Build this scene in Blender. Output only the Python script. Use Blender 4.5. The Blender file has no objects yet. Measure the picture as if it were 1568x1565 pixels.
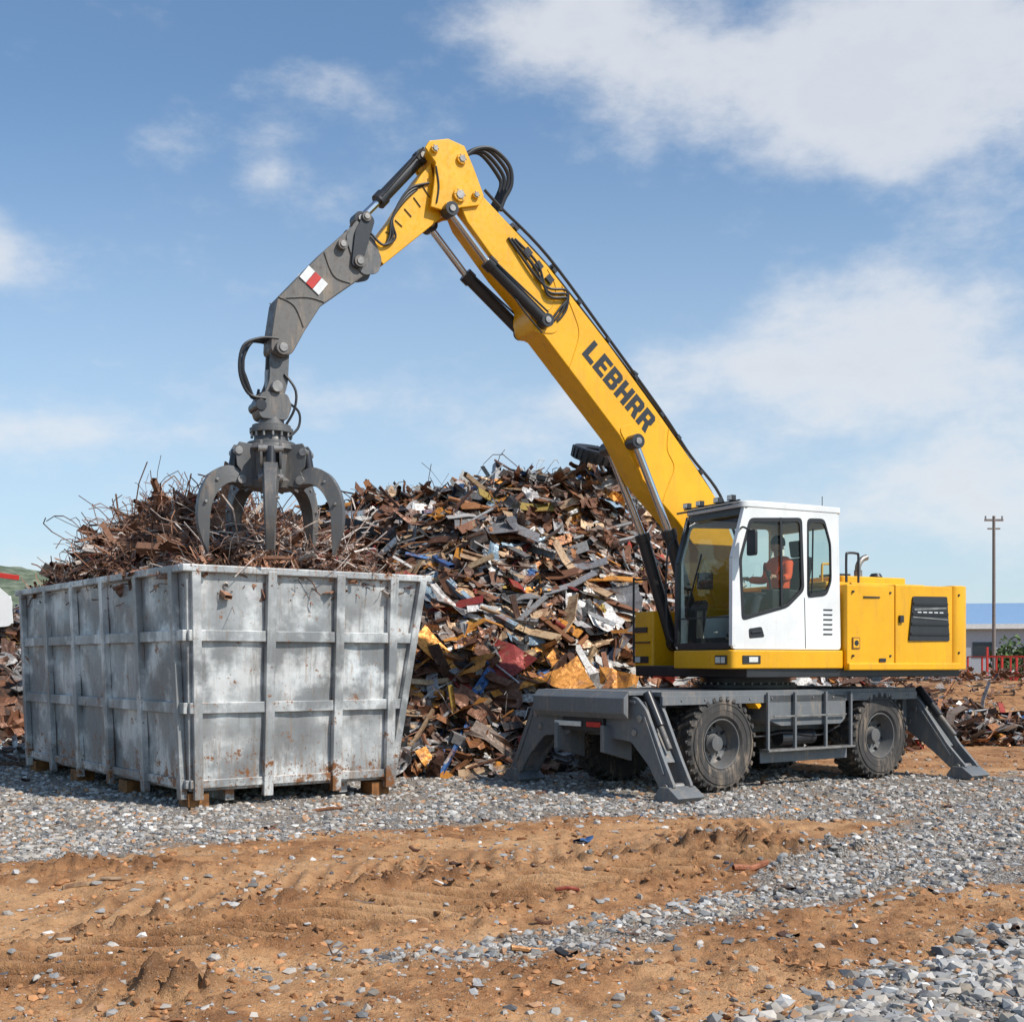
import bpy, bmesh, math, random
import numpy as np
from mathutils import Vector, Matrix
from mathutils.geometry import tessellate_polygon
random.seed(7)
S = bpy.context.scene
COL = bpy.context.collection

# ------------------------------------------------------------------ noise
_perm = np.random.default_rng(3).permutation(4096)
_ang = np.random.default_rng(4).uniform(0, 2*math.pi, 4096)
def perlin(x, y, seed=0):
    xi = np.floor(x).astype(np.int64); yi = np.floor(y).astype(np.int64)
    xf = x-xi; yf = y-yi
    def g(ix, iy, dx, dy):
        h = _perm[(_perm[(ix+seed*131) & 4095]+iy) & 4095]
        a = _ang[h]
        return np.cos(a)*dx+np.sin(a)*dy
    u = xf*xf*xf*(xf*(xf*6-15)+10); v = yf*yf*yf*(yf*(yf*6-15)+10)
    a = g(xi, yi, xf, yf); b = g(xi+1, yi, xf-1, yf)
    c = g(xi, yi+1, xf, yf-1); d = g(xi+1, yi+1, xf-1, yf-1)
    return (a*(1-u)+b*u)*(1-v)+(c*(1-u)+d*u)*v
def fbm(x, y, o=4, seed=0):
    s = 0; a = 1.0; f = 1.0
    for i in range(o):
        s = s+a*perlin(x*f, y*f, seed+i*7); a *= .5; f *= 2.03
    return s
def sstep(a, b, x):
    t = np.clip((x-a)/(b-a), 0, 1); return t*t*(3-2*t)

# ------------------------------------------------------------------ materials
def newmat(name):
    m = bpy.data.materials.new(name); m.use_nodes = True
    nt = m.node_tree; nt.nodes.clear()
    out = nt.nodes.new("ShaderNodeOutputMaterial")
    bs = nt.nodes.new("ShaderNodeBsdfPrincipled")
    nt.links.new(bs.outputs[0], out.inputs[0])
    return m, nt, bs
def N(nt, t, **kw):
    n = nt.nodes.new(t)
    for k, v in kw.items(): setattr(n, k, v)
    return n
def noise(nt, scale, detail=3, rough=.55, vec=None, coord="Object", sc=None):
    if vec is None:
        tc = N(nt, "ShaderNodeTexCoord"); vec = tc.outputs[coord]
    if sc:
        mp = N(nt, "ShaderNodeMapping"); mp.inputs["Scale"].default_value = sc
        nt.links.new(vec, mp.inputs[0]); vec = mp.outputs[0]
    n = N(nt, "ShaderNodeTexNoise"); n.inputs["Scale"].default_value = scale
    n.inputs["Detail"].default_value = detail; n.inputs["Roughness"].default_value = rough
    nt.links.new(vec, n.inputs["Vector"]); return n.outputs["Fac"]
def ramp(nt, src, a, b, lo=0., hi=1.):
    r = N(nt, "ShaderNodeMapRange"); r.interpolation_type = 'SMOOTHSTEP'
    r.inputs[1].default_value = a; r.inputs[2].default_value = b
    r.inputs[3].default_value = lo; r.inputs[4].default_value = hi
    nt.links.new(src, r.inputs[0]); return r.outputs[0]
def mixc(nt, fac, a, b, mode='MIX'):
    m = N(nt, "ShaderNodeMix", data_type='RGBA', blend_type=mode)
    for sock, v in ((m.inputs[0], fac), (m.inputs[6], a), (m.inputs[7], b)):
        if isinstance(v, (int, float)): sock.default_value = v
        elif isinstance(v, tuple): sock.default_value = (*v[:3], 1)
        else: nt.links.new(v, sock)
    return m.outputs[2]
def mth(nt, op, a, b=None, c=None):
    m = N(nt, "ShaderNodeMath", operation=op)
    for i, v in enumerate((a, b, c)):
        if v is None: continue
        if isinstance(v, (int, float)): m.inputs[i].default_value = v
        else: nt.links.new(v, m.inputs[i])
    return m.outputs[0]
def bump(nt, bs, h, strength=.3, dist=.02):
    b = N(nt, "ShaderNodeBump"); b.inputs["Strength"].default_value = strength
    b.inputs["Distance"].default_value = dist
    nt.links.new(h, b.inputs["Height"]); nt.links.new(b.outputs[0], bs.inputs["Normal"])

def paint(name, col, rough=.35, dirt=.35, dirtcol=(.22, .15, .09), metal=0., spots=.0):
    m, nt, bs = newmat(name)
    n1 = noise(nt, 1.7, 4, .6); n2 = noise(nt, 14, 4, .65)
    var = mixc(nt, ramp(nt, n1, .3, .7), col, tuple(c*.86 for c in col))
    streak = noise(nt, 3, 5, .7, sc=(3, 3, .5))
    f = mth(nt, 'MULTIPLY', ramp(nt, streak, .48, .76), dirt)
    c = mixc(nt, f, var, dirtcol)
    if spots:
        c = mixc(nt, mth(nt, 'MULTIPLY', ramp(nt, n2, .62, .70), spots), c, (.15, .075, .035))
    nt.links.new(c, bs.inputs["Base Color"])
    r = ramp(nt, n2, .3, .75, rough*.8, min(1, rough+.3))
    nt.links.new(r, bs.inputs["Roughness"]); bs.inputs["Metallic"].default_value = metal
    bump(nt, bs, n2, .06, .006)
    return m
def solid(name, col, rough=.5, metal=0., v=.2):
    m, nt, bs = newmat(name)
    n = noise(nt, 9, 3, .6)
    nt.links.new(mixc(nt, ramp(nt, n, .3, .7), col, tuple(c*(1-v) for c in col)), bs.inputs["Base Color"])
    bs.inputs["Roughness"].default_value = rough; bs.inputs["Metallic"].default_value = metal
    return m
YEL = paint("yellow_paint", (.86, .42, .004), .3, .32, (.40, .20, .05), spots=.14)
WHT = paint("white_paint", (.80, .80, .78), .3, .20, (.5, .45, .38))
GRY = paint("chassis_grey", (.15, .16, .168), .5, .75, (.31, .245, .185), spots=.5)
GRY2 = paint("grapple_grey", (.12, .12, .12), .45, .7, (.30, .24, .19), .25, spots=.5)
STK = paint("stick_grey", (.14, .13, .12), .5, .7, (.34, .25, .16), .1, spots=.4)
BLK = solid("black_rubber", (.018, .018, .02), .5)
BLKM = solid("black_metal", (.03, .03, .033), .35)
CHR = solid("chrome_rod", (.62, .63, .65), .18, 1., .05)
STL = solid("steel_pin", (.34, .32, .30), .45, .6, .4)
RED = solid("red_paint", (.55, .03, .02), .45)
ORG = solid("amber_rust", (.34, .14, .04), .8, 0, .6)
TYR = paint("tyre_rubber", (.05, .046, .043), .85, .95, (.33, .25, .18))
RIM = paint("rim_grey", (.13, .13, .13), .5, .8, (.27, .21, .15), .1)
SEAT = solid("seat_fabric", (.03, .03, .035), .8)
LAMP = solid("lamp_glass", (.75, .75, .7), .1)
DEC = solid("decal_white", (.8, .8, .78), .4)

def mk_glass():
    m = bpy.data.materials.new("cab_glass"); m.use_nodes = True
    nt = m.node_tree; nt.nodes.clear()
    out = N(nt, "ShaderNodeOutputMaterial"); tr = N(nt, "ShaderNodeBsdfTransparent")
    gl = N(nt, "ShaderNodeBsdfGlossy"); mx = N(nt, "ShaderNodeMixShader"); fr = N(nt, "ShaderNodeLayerWeight")
    tr.inputs[0].default_value = (.80, .87, .83, 1); gl.inputs["Roughness"].default_value = .02
    fr.inputs[0].default_value = .5
    f = mth(nt, 'ADD', .05, mth(nt, 'MULTIPLY', mth(nt, 'POWER', fr.outputs["Facing"], 4.), .8))
    nt.links.new(f, mx.inputs[0]); nt.links.new(tr.outputs[0], mx.inputs[1])
    nt.links.new(gl.outputs[0], mx.inputs[2]); nt.links.new(mx.outputs[0], out.inputs[0])
    return m
GLASS = mk_glass()

def mk_bin():
    m, nt, bs = newmat("weathered_container_steel")
    big = noise(nt, .9, 4, .6); med = noise(nt, 1.7, 5, .6); fine = noise(nt, 22, 4, .7)
    st = noise(nt, 2.6, 6, .75, sc=(4, 4, .4)); st2 = noise(nt, 4.5, 5, .7, sc=(5, 5, .35))
    c = mixc(nt, ramp(nt, big, .38, .62), (.235, .24, .24), (.40, .405, .40))
    c = mixc(nt, ramp(nt, med, .47, .64), c, (.66, .66, .64))
    c = mixc(nt, mth(nt, 'MULTIPLY', ramp(nt, st, .50, .70), .6), c, (.18, .165, .145))
    tc = N(nt, "ShaderNodeTexCoord"); sp = N(nt, "ShaderNodeSeparateXYZ"); nt.links.new(tc.outputs["Object"], sp.inputs[0])
    low = mth(nt, 'ADD', ramp(nt, sp.outputs[2], .2, .9, .075, 0.), ramp(nt, sp.outputs[2], 2.6, 2.8, 0., .045))
    rn = mth(nt, 'ADD', noise(nt, 4.5, 8, .78), low)
    rust = ramp(nt, rn, .59, .65)
    stain = mth(nt, 'MULTIPLY', ramp(nt, mth(nt, 'ADD', st2, low), .56, .72), .6)
    rust2 = ramp(nt, mth(nt, 'ADD', noise(nt, 24, 4, .7), low), .645, .70)
    c = mixc(nt, stain, c, (.32, .18, .09))
    c = mixc(nt, rust, c, mixc(nt, fine, (.38, .16, .05), (.13, .055, .03)))
    c = mixc(nt, rust2, c, (.17, .09, .055))
    nt.links.new(c, bs.inputs["Base Color"])
    nt.links.new(ramp(nt, fine, .3, .7, .30, .52), bs.inputs["Roughness"])
    bs.inputs["Metallic"].default_value = .3
    bump(nt, bs, mth(nt, 'ADD', med, mth(nt, 'MULTIPLY', fine, .3)), .3, .014)
    return m
BIN = mk_bin()

def mk_scrap(name, metal=.3):
    m, nt, bs = newmat(name)
    at = N(nt, "ShaderNodeAttribute", attribute_name="col")
    n1 = noise(nt, 2.5, 5, .7); n2 = noise(nt, 17, 3, .7)
    c = mixc(nt, ramp(nt, n2, .3, .75), at.outputs["Color"], mixc(nt, 1., at.outputs["Color"], (.55, .5, .47), 'MULTIPLY'))
    c = mixc(nt, mth(nt, 'MULTIPLY', ramp(nt, n1, .52, .64), .75), c, mixc(nt, n2, (.24, .10, .045), (.12, .06, .04)))
    nt.links.new(c, bs.inputs["Base Color"])
    nt.links.new(ramp(nt, n2, .3, .7, .4, .8), bs.inputs["Roughness"]); bs.inputs["Metallic"].default_value = metal
    bump(nt, bs, n2, .4, .02)
    return m
SCRAP = mk_scrap("scrap_metal")
LOADM = mk_scrap("rusty_scrap", .1)

def mk_stone():
    m, nt, bs = newmat("stone")
    at = N(nt, "ShaderNodeAttribute", attribute_name="col")
    nt.links.new(at.outputs["Color"], bs.inputs["Base Color"])
    bs.inputs["Roughness"].default_value = .9; bs.inputs["Specular IOR Level"].default_value = .25
    return m
STONE = mk_stone()

def mk_ground():
    m, nt, bs = newmat("dirt_and_gravel")
    at = N(nt, "ShaderNodeAttribute", attribute_name="col")
    sep = N(nt, "ShaderNodeSeparateColor"); nt.links.new(at.outputs["Color"], sep.inputs[0])
    g, dark, pale = sep.outputs[0], sep.outputs[1], sep.outputs[2]
    n0 = noise(nt, .8, 5, .65); n1 = noise(nt, 4, 6, .7); n2 = noise(nt, 28, 5, .72); n3 = noise(nt, 110, 2, .6)
    dirt = mixc(nt, ramp(nt, n1, .34, .66), (.29, .13, .052), (.54, .275, .12))
    dirt = mixc(nt, ramp(nt, n0, .45, .66), dirt, (.60, .34, .165))
    dirt = mixc(nt, mth(nt, 'MULTIPLY', ramp(nt, n0, .36, .46, 1., 0.), .5), dirt, (.25, .11, .046))
    dirt = mixc(nt, mth(nt, 'MULTIPLY', pale, .65), dirt, (.66, .385, .19))
    dirt = mixc(nt, mth(nt, 'MULTIPLY', dark, .8), dirt, (.125, .058, .028))
    dirt = mixc(nt, mth(nt, 'MULTIPLY', ramp(nt, n2, .54, .64), .5), dirt, (.20, .10, .052))
    dirt = mixc(nt, mth(nt, 'MULTIPLY', ramp(nt, n3, .60, .68), .5), dirt, (.50, .40, .31))
    vo = N(nt, "ShaderNodeTexVoronoi"); vo.inputs["Scale"].default_value = 48
    tc = N(nt, "ShaderNodeTexCoord"); nt.links.new(tc.outputs["Object"], vo.inputs["Vector"])
    sepv = N(nt, "ShaderNodeSeparateColor"); nt.links.new(vo.outputs["Color"], sepv.inputs[0])
    gr = mixc(nt, sepv.outputs[0], (.21, .195, .18), (.48, .46, .43))
    gr = mixc(nt, mth(nt, 'MULTIPLY', ramp(nt, n1, .40, .64), .85), gr, (.42, .30, .20))
    gr = mixc(nt, mth(nt, 'MULTIPLY', ramp(nt, vo.outputs["Distance"], .45, .7), .7), gr, (.14, .115, .095))
    gg = ramp(nt, mth(nt, 'ADD', g, mth(nt, 'ADD', mth(nt, 'MULTIPLY', mth(nt, 'SUBTRACT', n2, .5), 1.1), mth(nt, 'MULTIPLY', mth(nt, 'SUBTRACT', n1, .5), 1.2))), .32, .68)
    nt.links.new(mixc(nt, gg, dirt, gr), bs.inputs["Base Color"])
    bs.inputs["Roughness"].default_value = .92
    bs.inputs["Specular IOR Level"].default_value = .2
    inv = mth(nt, 'MULTIPLY', mth(nt, 'SUBTRACT', .6, vo.outputs["Distance"]), gg)
    h = mth(nt, 'ADD', mth(nt, 'ADD', mth(nt, 'MULTIPLY', n2, 1.0), mth(nt, 'MULTIPLY', n3, .45)), mth(nt, 'ADD', mth(nt, 'MULTIPLY', n1, 1.3), inv))
    bump(nt, bs, h, .95, .032)
    return m
GROUND = mk_ground()

# ------------------------------------------------------------------ mesh builder
def roundpoly(pts, r, n=4):
    out = []; k = len(pts)
    for i in range(k):
        p = Vector(pts[i]); a = Vector(pts[i-1]); b = Vector(pts[(i+1) % k])
        da = (a-p); db = (b-p)
        rr = min(r, da.length*.45, db.length*.45)
        p0 = p+da.normalized()*rr; p1 = p+db.normalized()*rr
        for j in range(n+1):
            t = j/n
            q = p0*(1-t)**2+p*2*t*(1-t)+p1*t*t
            out.append((q.x, q.y))
    return out
def spline(pts, n=6):
    P = [Vector(p) for p in pts]; out = []
    for i in range(len(P)-1):
        p0 = P[max(i-1, 0)]; p1 = P[i]; p2 = P[i+1]; p3 = P[min(i+2, len(P)-1)]
        for j in range(n):
            t = j/n
            out.append(.5*((2*p1)+(p2-p0)*t+(2*p0-5*p1+4*p2-p3)*t*t+(3*p1-p0-3*p2+p3)*t**3))
    out.append(P[-1]); return out
class MB:
    def __init__(s): s.v = []; s.f = []; s.m = []; s.mats = []
    def mi(s, mat):
        if mat not in s.mats: s.mats.append(mat)
        return s.mats.index(mat)
    def add(s, V, F, mat):
        o = len(s.v); s.v += [tuple(v) for v in V]; k = s.mi(mat)
        for f in F: s.f.append([i+o for i in f]); s.m.append(k)
    def box(s, c, d, mat, R=None):
        V = []
        for x in (-.5, .5):
            for y in (-.5, .5):
                for z in (-.5, .5):
                    v = Vector((x*d[0], y*d[1], z*d[2]))
                    if R is not None: v = R @ v
                    V.append(v+Vector(c))
        s.add(V, [(0, 1, 3, 2), (4, 6, 7, 5), (0, 4, 5, 1), (2, 3, 7, 6), (0, 2, 6, 4), (1, 5, 7, 3)], mat)
    def bb(s, x0, x1, y0, y1, z0, z1, mat):
        s.box(((x0+x1)/2, (y0+y1)/2, (z0+z1)/2), (abs(x1-x0), abs(y1-y0), abs(z1-z0)), mat)
    def bar(s, p0, p1, w, h, side, mat):
        p0 = Vector(p0); p1 = Vector(p1); d = (p1-p0); L = d.length; d.normalize()
        u = Vector(side); u = (u-d*u.dot(d)).normalized(); n = d.cross(u)
        R = Matrix((d, u, n)).transposed()
        s.box((p0+p1)/2, (L, w, h), mat, R)
    def prism(s, poly, y0, y1, mat, plane='xz', holes=()):
        loops = [list(poly)]+[list(h) for h in holes]
        flat = [p for l in loops for p in l]
        tris = tessellate_polygon([[Vector((p[0], p[1], 0)) for p in l] for l in loops])
        def to(p, y): return (p[0], y, p[1]) if plane == 'xz' else ((y, p[0], p[1]) if plane == 'yz' else (p[0], p[1], y))
        n = len(flat); V = [to(p, y0) for p in flat]+[to(p, y1) for p in flat]
        if len(loops) == 1:
            F = [list(range(n)), [i+n for i in range(n)][::-1]]
        else:
            F = [list(t) for t in tris]+[[i+n for i in t][::-1] for t in tris]
        o = 0
        for l in loops:
            k = len(l)
            for i in range(k):
                j = (i+1) % k
                F.append((o+i, o+j, o+j+n, o+i+n))
            o += k
        s.add(V, F, mat)
    def cyl(s, p0, p1, r, mat, r1=None, seg=20):
        s.lathe([(r, 0), (r1 if r1 is not None else r, (Vector(p1)-Vector(p0)).length)], p0, Vector(p1)-Vector(p0), mat, seg, True)
    def lathe(s, prof, o, ax, mat, seg=32, cap=False):
        ax = Vector(ax).normalized(); o = Vector(o)
        t = Vector((0, 0, 1)) if abs(ax.z) < .9 else Vector((1, 0, 0))
        u = ax.cross(t).normalized(); w = ax.cross(u)
        V = []; F = []; m = len(prof)
        for i in range(seg):
            a = 2*math.pi*i/seg; d = u*math.cos(a)+w*math.sin(a)
            for r, h in prof: V.append(o+d*r+ax*h)
        for i in range(seg):
            j = (i+1) % seg
            for k in range(m-1): F.append((i*m+k, j*m+k, j*m+k+1, i*m+k+1))
        if cap:
            F.append([i*m for i in range(seg)]); F.append([i*m+m-1 for i in range(seg)][::-1])
        s.add(V, F, mat)
    def tube(s, pts, r, mat, seg=8, sm=6):
        P = spline(pts, sm) if sm else [Vector(p) for p in pts]
        V = []; F = []; u = None
        for i, p in enumerate(P):
            d = (P[min(i+1, len(P)-1)]-P[max(i-1, 0)]).normalized()
            if u is None:
                t = Vector((0, 0, 1)) if abs(d.z) < .9 else Vector((1, 0, 0)); u = d.cross(t).normalized()
            else: u = (u-d*u.dot(d)).normalized()
            w = d.cross(u)
            for k in range(seg):
                a = 2*math.pi*k/seg; V.append(p+u*math.cos(a)*r+w*math.sin(a)*r)
        for i in range(len(P)-1):
            for k in range(seg):
                j = (k+1) % seg; F.append((i*seg+k, i*seg+j, (i+1)*seg+j, (i+1)*seg+k))
        F.append(list(range(seg))[::-1]); F.append([(len(P)-1)*seg+k for k in range(seg)])
        s.add(V, F, mat)
    def obj(s, name, parent=None, bevel=0., ang=35, seg=2):
        me = bpy.data.meshes.new(name); me.from_pydata(s.v, [], s.f)
        for m in s.mats: me.materials.append(m)
        me.polygons.foreach_set("material_index", s.m)
        bm = bmesh.new(); bm.from_mesh(me); bmesh.ops.recalc_face_normals(bm, faces=bm.faces); bm.to_mesh(me); bm.free()
        me.polygons.foreach_set("use_smooth", [True]*len(me.polygons))
        me.set_sharp_from_angle(angle=math.radians(ang)); me.update()
        o = bpy.data.objects.new(name, me); COL.objects.link(o)
        if parent: o.parent = parent
        if bevel:
            b = o.modifiers.new("bevel", 'BEVEL'); b.width = bevel; b.segments = seg; b.limit_method = 'ANGLE'; b.angle_limit = math.radians(40); b.harden_normals = True
        return o
def empty(name, loc=(0, 0, 0), rz=0., parent=None):
    e = bpy.data.objects.new(name, None); COL.objects.link(e); e.location = loc; e.rotation_euler = (0, 0, rz); e.empty_display_size = .3
    if parent: e.parent = parent
    return e

def fastmesh(name, V, quads, tris, cols, mat, parent=None, smooth=False):
    me = bpy.data.meshes.new(name)
    V = np.asarray(V, np.float32)
    nq = len(quads); ntri = len(tris)
    me.vertices.add(len(V)); me.vertices.foreach_set("co", V.ravel())
    li = np.concatenate([np.asarray(quads, np.int32).ravel(), np.asarray(tris, np.int32).ravel()]) if ntri else np.asarray(quads, np.int32).ravel()
    me.loops.add(len(li)); me.loops.foreach_set("vertex_index", li)
    me.polygons.add(nq+ntri)
    ls = np.concatenate([np.arange(nq)*4, nq*4+np.arange(ntri)*3]).astype(np.int32)
    me.polygons.foreach_set("loop_start", ls)
    me.update(calc_edges=True)
    me.polygons.foreach_set("use_smooth", [smooth]*len(me.polygons))
    if cols is not None:
        ca = me.color_attributes.new("col", 'FLOAT_COLOR', 'POINT')
        c4 = np.ones((len(V), 4), np.float32); c4[:, :3] = cols
        ca.data.foreach_set("color", c4.ravel())
    me.materials.append(mat)
    o = bpy.data.objects.new(name, me); COL.objects.link(o)
    if parent: o.parent = parent
    return o

# ------------------------------------------------------------------ ground
TA = np.array([-2.27, 7.4]); TD = np.array([4.75, 3.9]); TD = TD/np.linalg.norm(TD); TN = np.array([-TD[1], TD[0]])
def gravel_mask(x, y):
    nz = fbm(x*.6, y*.6, 4, 21)*.9+fbm(x*2.4, y*2.4, 4, 5)*.7
    A = y-(13.2+.65*np.minimum(x, .5))
    A = np.minimum(A*1., (19.0-y)+4*(x < 4.5))
    bx = [-3, -1.3, 0, 1.5, 3, 5, 9]; by = [6.2, 6.95, 7.5, 8.6, 10.6, 12.0, 13]; bw = [-.9, .0, .22, .35, 1.35, 2.3, 3]
    B = np.interp(x, bx, bw)-np.abs(y-np.interp(x, bx, by))
    C = np.minimum((6.15+(x-1.23)*.87)-y, x-.9)
    g = np.maximum(np.maximum(A, B), C)
    return sstep(-.5, .55, g+nz*.62-.10)
def pile_h(x, y):
    H0 = np.interp(x, [-9, -7, -5.5, -4.2, -3, -1, .8, 1.5, 2.6, 3.6, 5, 7, 9, 13], [.0, .6, 2.2, 4.3, 4.75, 4.95, 5.25, 5.6, 5.35, 4.9, 3.9, 2.6, 1.5, 0])
    H0 = H0+.24*perlin(x*.8, y*.8, 91)+.16*perlin(x*2.1, y*2.1, 92)
    yf = np.interp(x, [-8, -3, -.6, .6, 1.8, 4, 6, 9], [19.5, 18.7, 18.6, 19.3, 20.2, 22.2, 23.6, 25])
    up = sstep(-.15, 1., (y-yf)/5.6)
    up = .45*up+.55*np.clip((y-yf)/5.2, 0, 1)
    dn = 1-sstep(26.5, 33, y)
    return np.maximum(H0, 0)*up*dn
def pileL_h(x, y):
    d = ((x+13.8)/6.2)**2+((y-27)/6.5)**2
    return 3.2*np.clip(1-d, 0, 1)**.7
def pileR_h(x, y):
    d = ((x-15)/9)**2+((y-37)/5)**2
    d2 = ((x-9)/4)**2+((y-30)/3)**2
    return 1.55*np.clip(1-d, 0, 1)**.8+.9*np.clip(1-d2, 0, 1)
def ground_h(x, y, g=None):
    if g is None: g = gravel_mask(x, y)
    near = 1-.75*sstep(12.5, 15, y)
    h = fbm(x*.22, y*.22, 3, 2)*.07*near
    d = (x-TA[0])*TN[0]+(y-TA[1])*TN[1]; s = (x-TA[0])*TD[0]+(y-TA[1])*TD[1]
    d = d+.10*perlin(s*.5, s*0+3.3, 61)
    lump = fbm(x*1.6, y*1.6, 4, 9); fine = fbm(x*7, y*7, 4, 13)
    rough = np.abs(fbm(x*4, y*4, 4, 31))
    inb = 1-sstep(.36, .45, np.abs(d))
    crust = sstep(.05, .5, fbm(x*1.2, y*1.2, 3, 55))*sstep(.5, .9, np.abs(d))
    h = h+near*((1-g)*(lump*.05*(1-.6*inb)+fine*.022*(1-.6*inb)+crust*rough*.07)+g*(fine*.014))
    ends = sstep(-3.4, -1.5, s)*(1-sstep(6.4, 7.2, s))*(.55+.45*sstep(-.45, .0, perlin(s*.9, d*.8, 33)+.3))
    w = (s+d*.8+.04*perlin(s*2, d*3, 8))/.30
    lug = np.abs((w % 1.0)-.5)*2
    lug = sstep(.30, .75, lug)
    h = h+near*inb*ends*(-.10+.125*lug*(.8+.4*np.clip(.5+perlin(x*2, y*2, 77), 0, 1)))
    berm = (np.exp(-((d-.58)/.15)**2)+.6*np.exp(-((d+.56)/.12)**2))*ends
    h = h+near*berm*(.015+.20*rough)
    in2 = (1-sstep(.25, .33, np.abs(d-1.3)))*sstep(-.1, .4, perlin(s*.6, 7.7+0*s, 35)+.2)
    lg2 = sstep(.2, .8, np.abs(((s-(d-1.3)*.8)/.24 % 1.0)-.5)*2)
    h = h+near*in2*(-.03+.045*lg2)*(1-g)
    cl = np.exp(-(((x-2.3)/.8)**2+((y-11.2)/.5)**2))+np.exp(-(((x+1.75)/.35)**2+((y-6.45)/.18)**2))+.6*np.exp(-(((x+3.2)/.9)**2+((y-10.2)/.3)**2))
    h = h+cl*(.30*rough+.02)
    dk = np.clip(inb*ends*(1-lug)*.95+berm*np.clip(rough*2.4, 0, 1)*.9+cl*np.clip(rough*3, 0, 1)*.95+in2*(1-lg2)*.5+crust*np.clip(rough*2, 0, 1)*.6, 0, 1)*(1-g*.6)
    p2 = .7*np.exp(-((d-1.3)/.3)**2)+np.exp(-((d+1.15)/.3)**2)*(x < 0)+np.exp(-((y-(5.75+.6*(x-.5)))/.45)**2)*(x > -.5)+.9*np.exp(-((d-.9)/.16)**2)+.7*np.exp(-((y-18.2-.15*x)/1.0)**2)*(x > 5)+.7*np.exp(-((d-2.0)/.3)**2)
    h = h-near*.03*np.clip(p2, 0, 1)*(1-g)
    return h, dk, np.clip(p2, 0, 1)
def build_ground():
    rows = np.concatenate([[-60, -25, -10, -3, 0, 2, 3, 3.8], np.geomspace(4.4, 24, 600), np.geomspace(24.6, 4200, 70)])
    u = np.linspace(-1, 1, 560)
    ext = np.array([1.06, 1.2, 1.6, 2.6, 6, 20])
    cu = np.concatenate([-ext[::-1], u, ext])
    Yp = np.maximum(rows, 4.0)*.52+.3
    X = cu[None, :]*Yp[:, None]; X = np.where(np.abs(cu)[None, :] > 1, X+np.sign(cu)[None, :]*(np.abs(cu)[None, :]-1)*8, X)
    Y = np.repeat(rows[:, None], len(cu), 1)
    x = X.ravel(); y = Y.ravel()
    g = gravel_mask(x, y); h, dk, pl = ground_h(x, y, g)
    far = sstep(26, 60, y)
    h = h*(1-far)+ pileR_h(x, y)*.8
    h = np.where(y > 200, -.3, h)
    g = g*(1-.6*far)
    nr, nc = X.shape
    i = np.arange(nr-1)[:, None]*nc+np.arange(nc-1)[None, :]
    q = np.stack([i, i+1, i+nc+1, i+nc], -1).reshape(-1, 4)
    V = np.stack([x, y, h], 1)
    fastmesh("ground", V, q, np.zeros((0, 3), int), np.stack([g, dk, pl], 1), GROUND, smooth=True)
build_ground()

t_ = (1+5**.5)/2
ICO = np.array([(-1, t_, 0), (1, t_, 0), (-1, -t_, 0), (1, -t_, 0), (0, -1, t_), (0, 1, t_), (0, -1, -t_), (0, 1, -t_), (t_, 0, -1), (t_, 0, 1), (-t_, 0, -1), (-t_, 0, 1)])/1.9
ICF = np.array([(0, 11, 5), (0, 5, 1), (0, 1, 7), (0, 7, 10), (0, 10, 11), (1, 5, 9), (5, 11, 4), (11, 10, 2), (10, 7, 6), (7, 1, 8), (3, 9, 4), (3, 4, 2), (3, 2, 6), (3, 6, 8), (3, 8, 9), (4, 9, 5), (2, 4, 11), (6, 2, 10), (8, 6, 7), (9, 8, 1)])
def stones(name, n, smin, smax, dirtfrac, brown, seed):
    r = np.random.default_rng(seed)
    k = n*5
    y = np.exp(r.uniform(math.log(4.8), math.log(24), k)); x = r.uniform(-1, 1, k)*(y*.47+.4)
    g = gravel_mask(x, y)
    _, dk, _ = ground_h(x, y, g)
    clump = sstep(-.35, .45, fbm(x*1.1, y*1.1, 3, 71)+.1)
    p = np.clip(g**1.3*(.25+.75*clump)+dirtfrac, 0, 1)
    if brown: p = np.clip((1-g)*.24*clump+dk*.6, 0, 1)
    keep = r.uniform(0, 1, k) < p
    x = x[keep][:n]; y = y[keep][:n]; n = len(x)
    h = ground_h(x, y)[0]
    s = (smin+(smax-smin)*r.uniform(0, 1, n)**4.5)*(.78+y/38)
    if not brown: s = s*(1+.55*((x > .9) & (y < 6.3+(x-1.23)*.87)))
    V = ICO[None]*(1+r.uniform(-.42, .42, (n, 12, 1)))*np.stack([r.uniform(.7, 1.4, n), r.uniform(.6, 1.2, n), r.uniform(.4, .8, n)], 1)[:, None]
    a = r.uniform(0, 6.283, n); ca, sa = np.cos(a)[:, None], np.sin(a)[:, None]
    vx = V[..., 0]*ca-V[..., 1]*sa; vy = V[..., 0]*sa+V[..., 1]*ca
    V = np.stack([vx, vy, V[..., 2]], -1)*s[:, None, None]
    V[..., 0] += x[:, None]; V[..., 1] += y[:, None]; V[..., 2] += (h+s*.12)[:, None]
    F = (ICF[None]+(np.arange(n)*12)[:, None, None]).reshape(-1, 3)
    if brown: base = np.array([.42, .205, .092])*r.uniform(.4, 1.2, (n, 1))
    else:
        b = r.uniform(.16, .47, (n, 1)); tint = r.uniform(-.015, .05, (n, 1))
        base = b*np.array([1.0, .96, .91])+tint*np.array([1, .3, -.5])
        w = r.uniform(0, 1, n) < .05; base[w] = [.66, .63, .58]
        w = r.uniform(0, 1, n) < .11; base[w] = [.40, .23, .13]
        w = r.uniform(0, 1, n) < .06; base[w] = [.10, .10, .105]
    cols = np.repeat(np.clip(base, .02, .9), 12, 0)
    return fastmesh(name, V.reshape(-1, 3), np.zeros((0, 4), int), F, cols, STONE)
stones("gravel", 82000, .0065, .040, .035, False, 5)
stones("dirt_clods", 24000, .004, .032, .0, True, 6)

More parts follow.
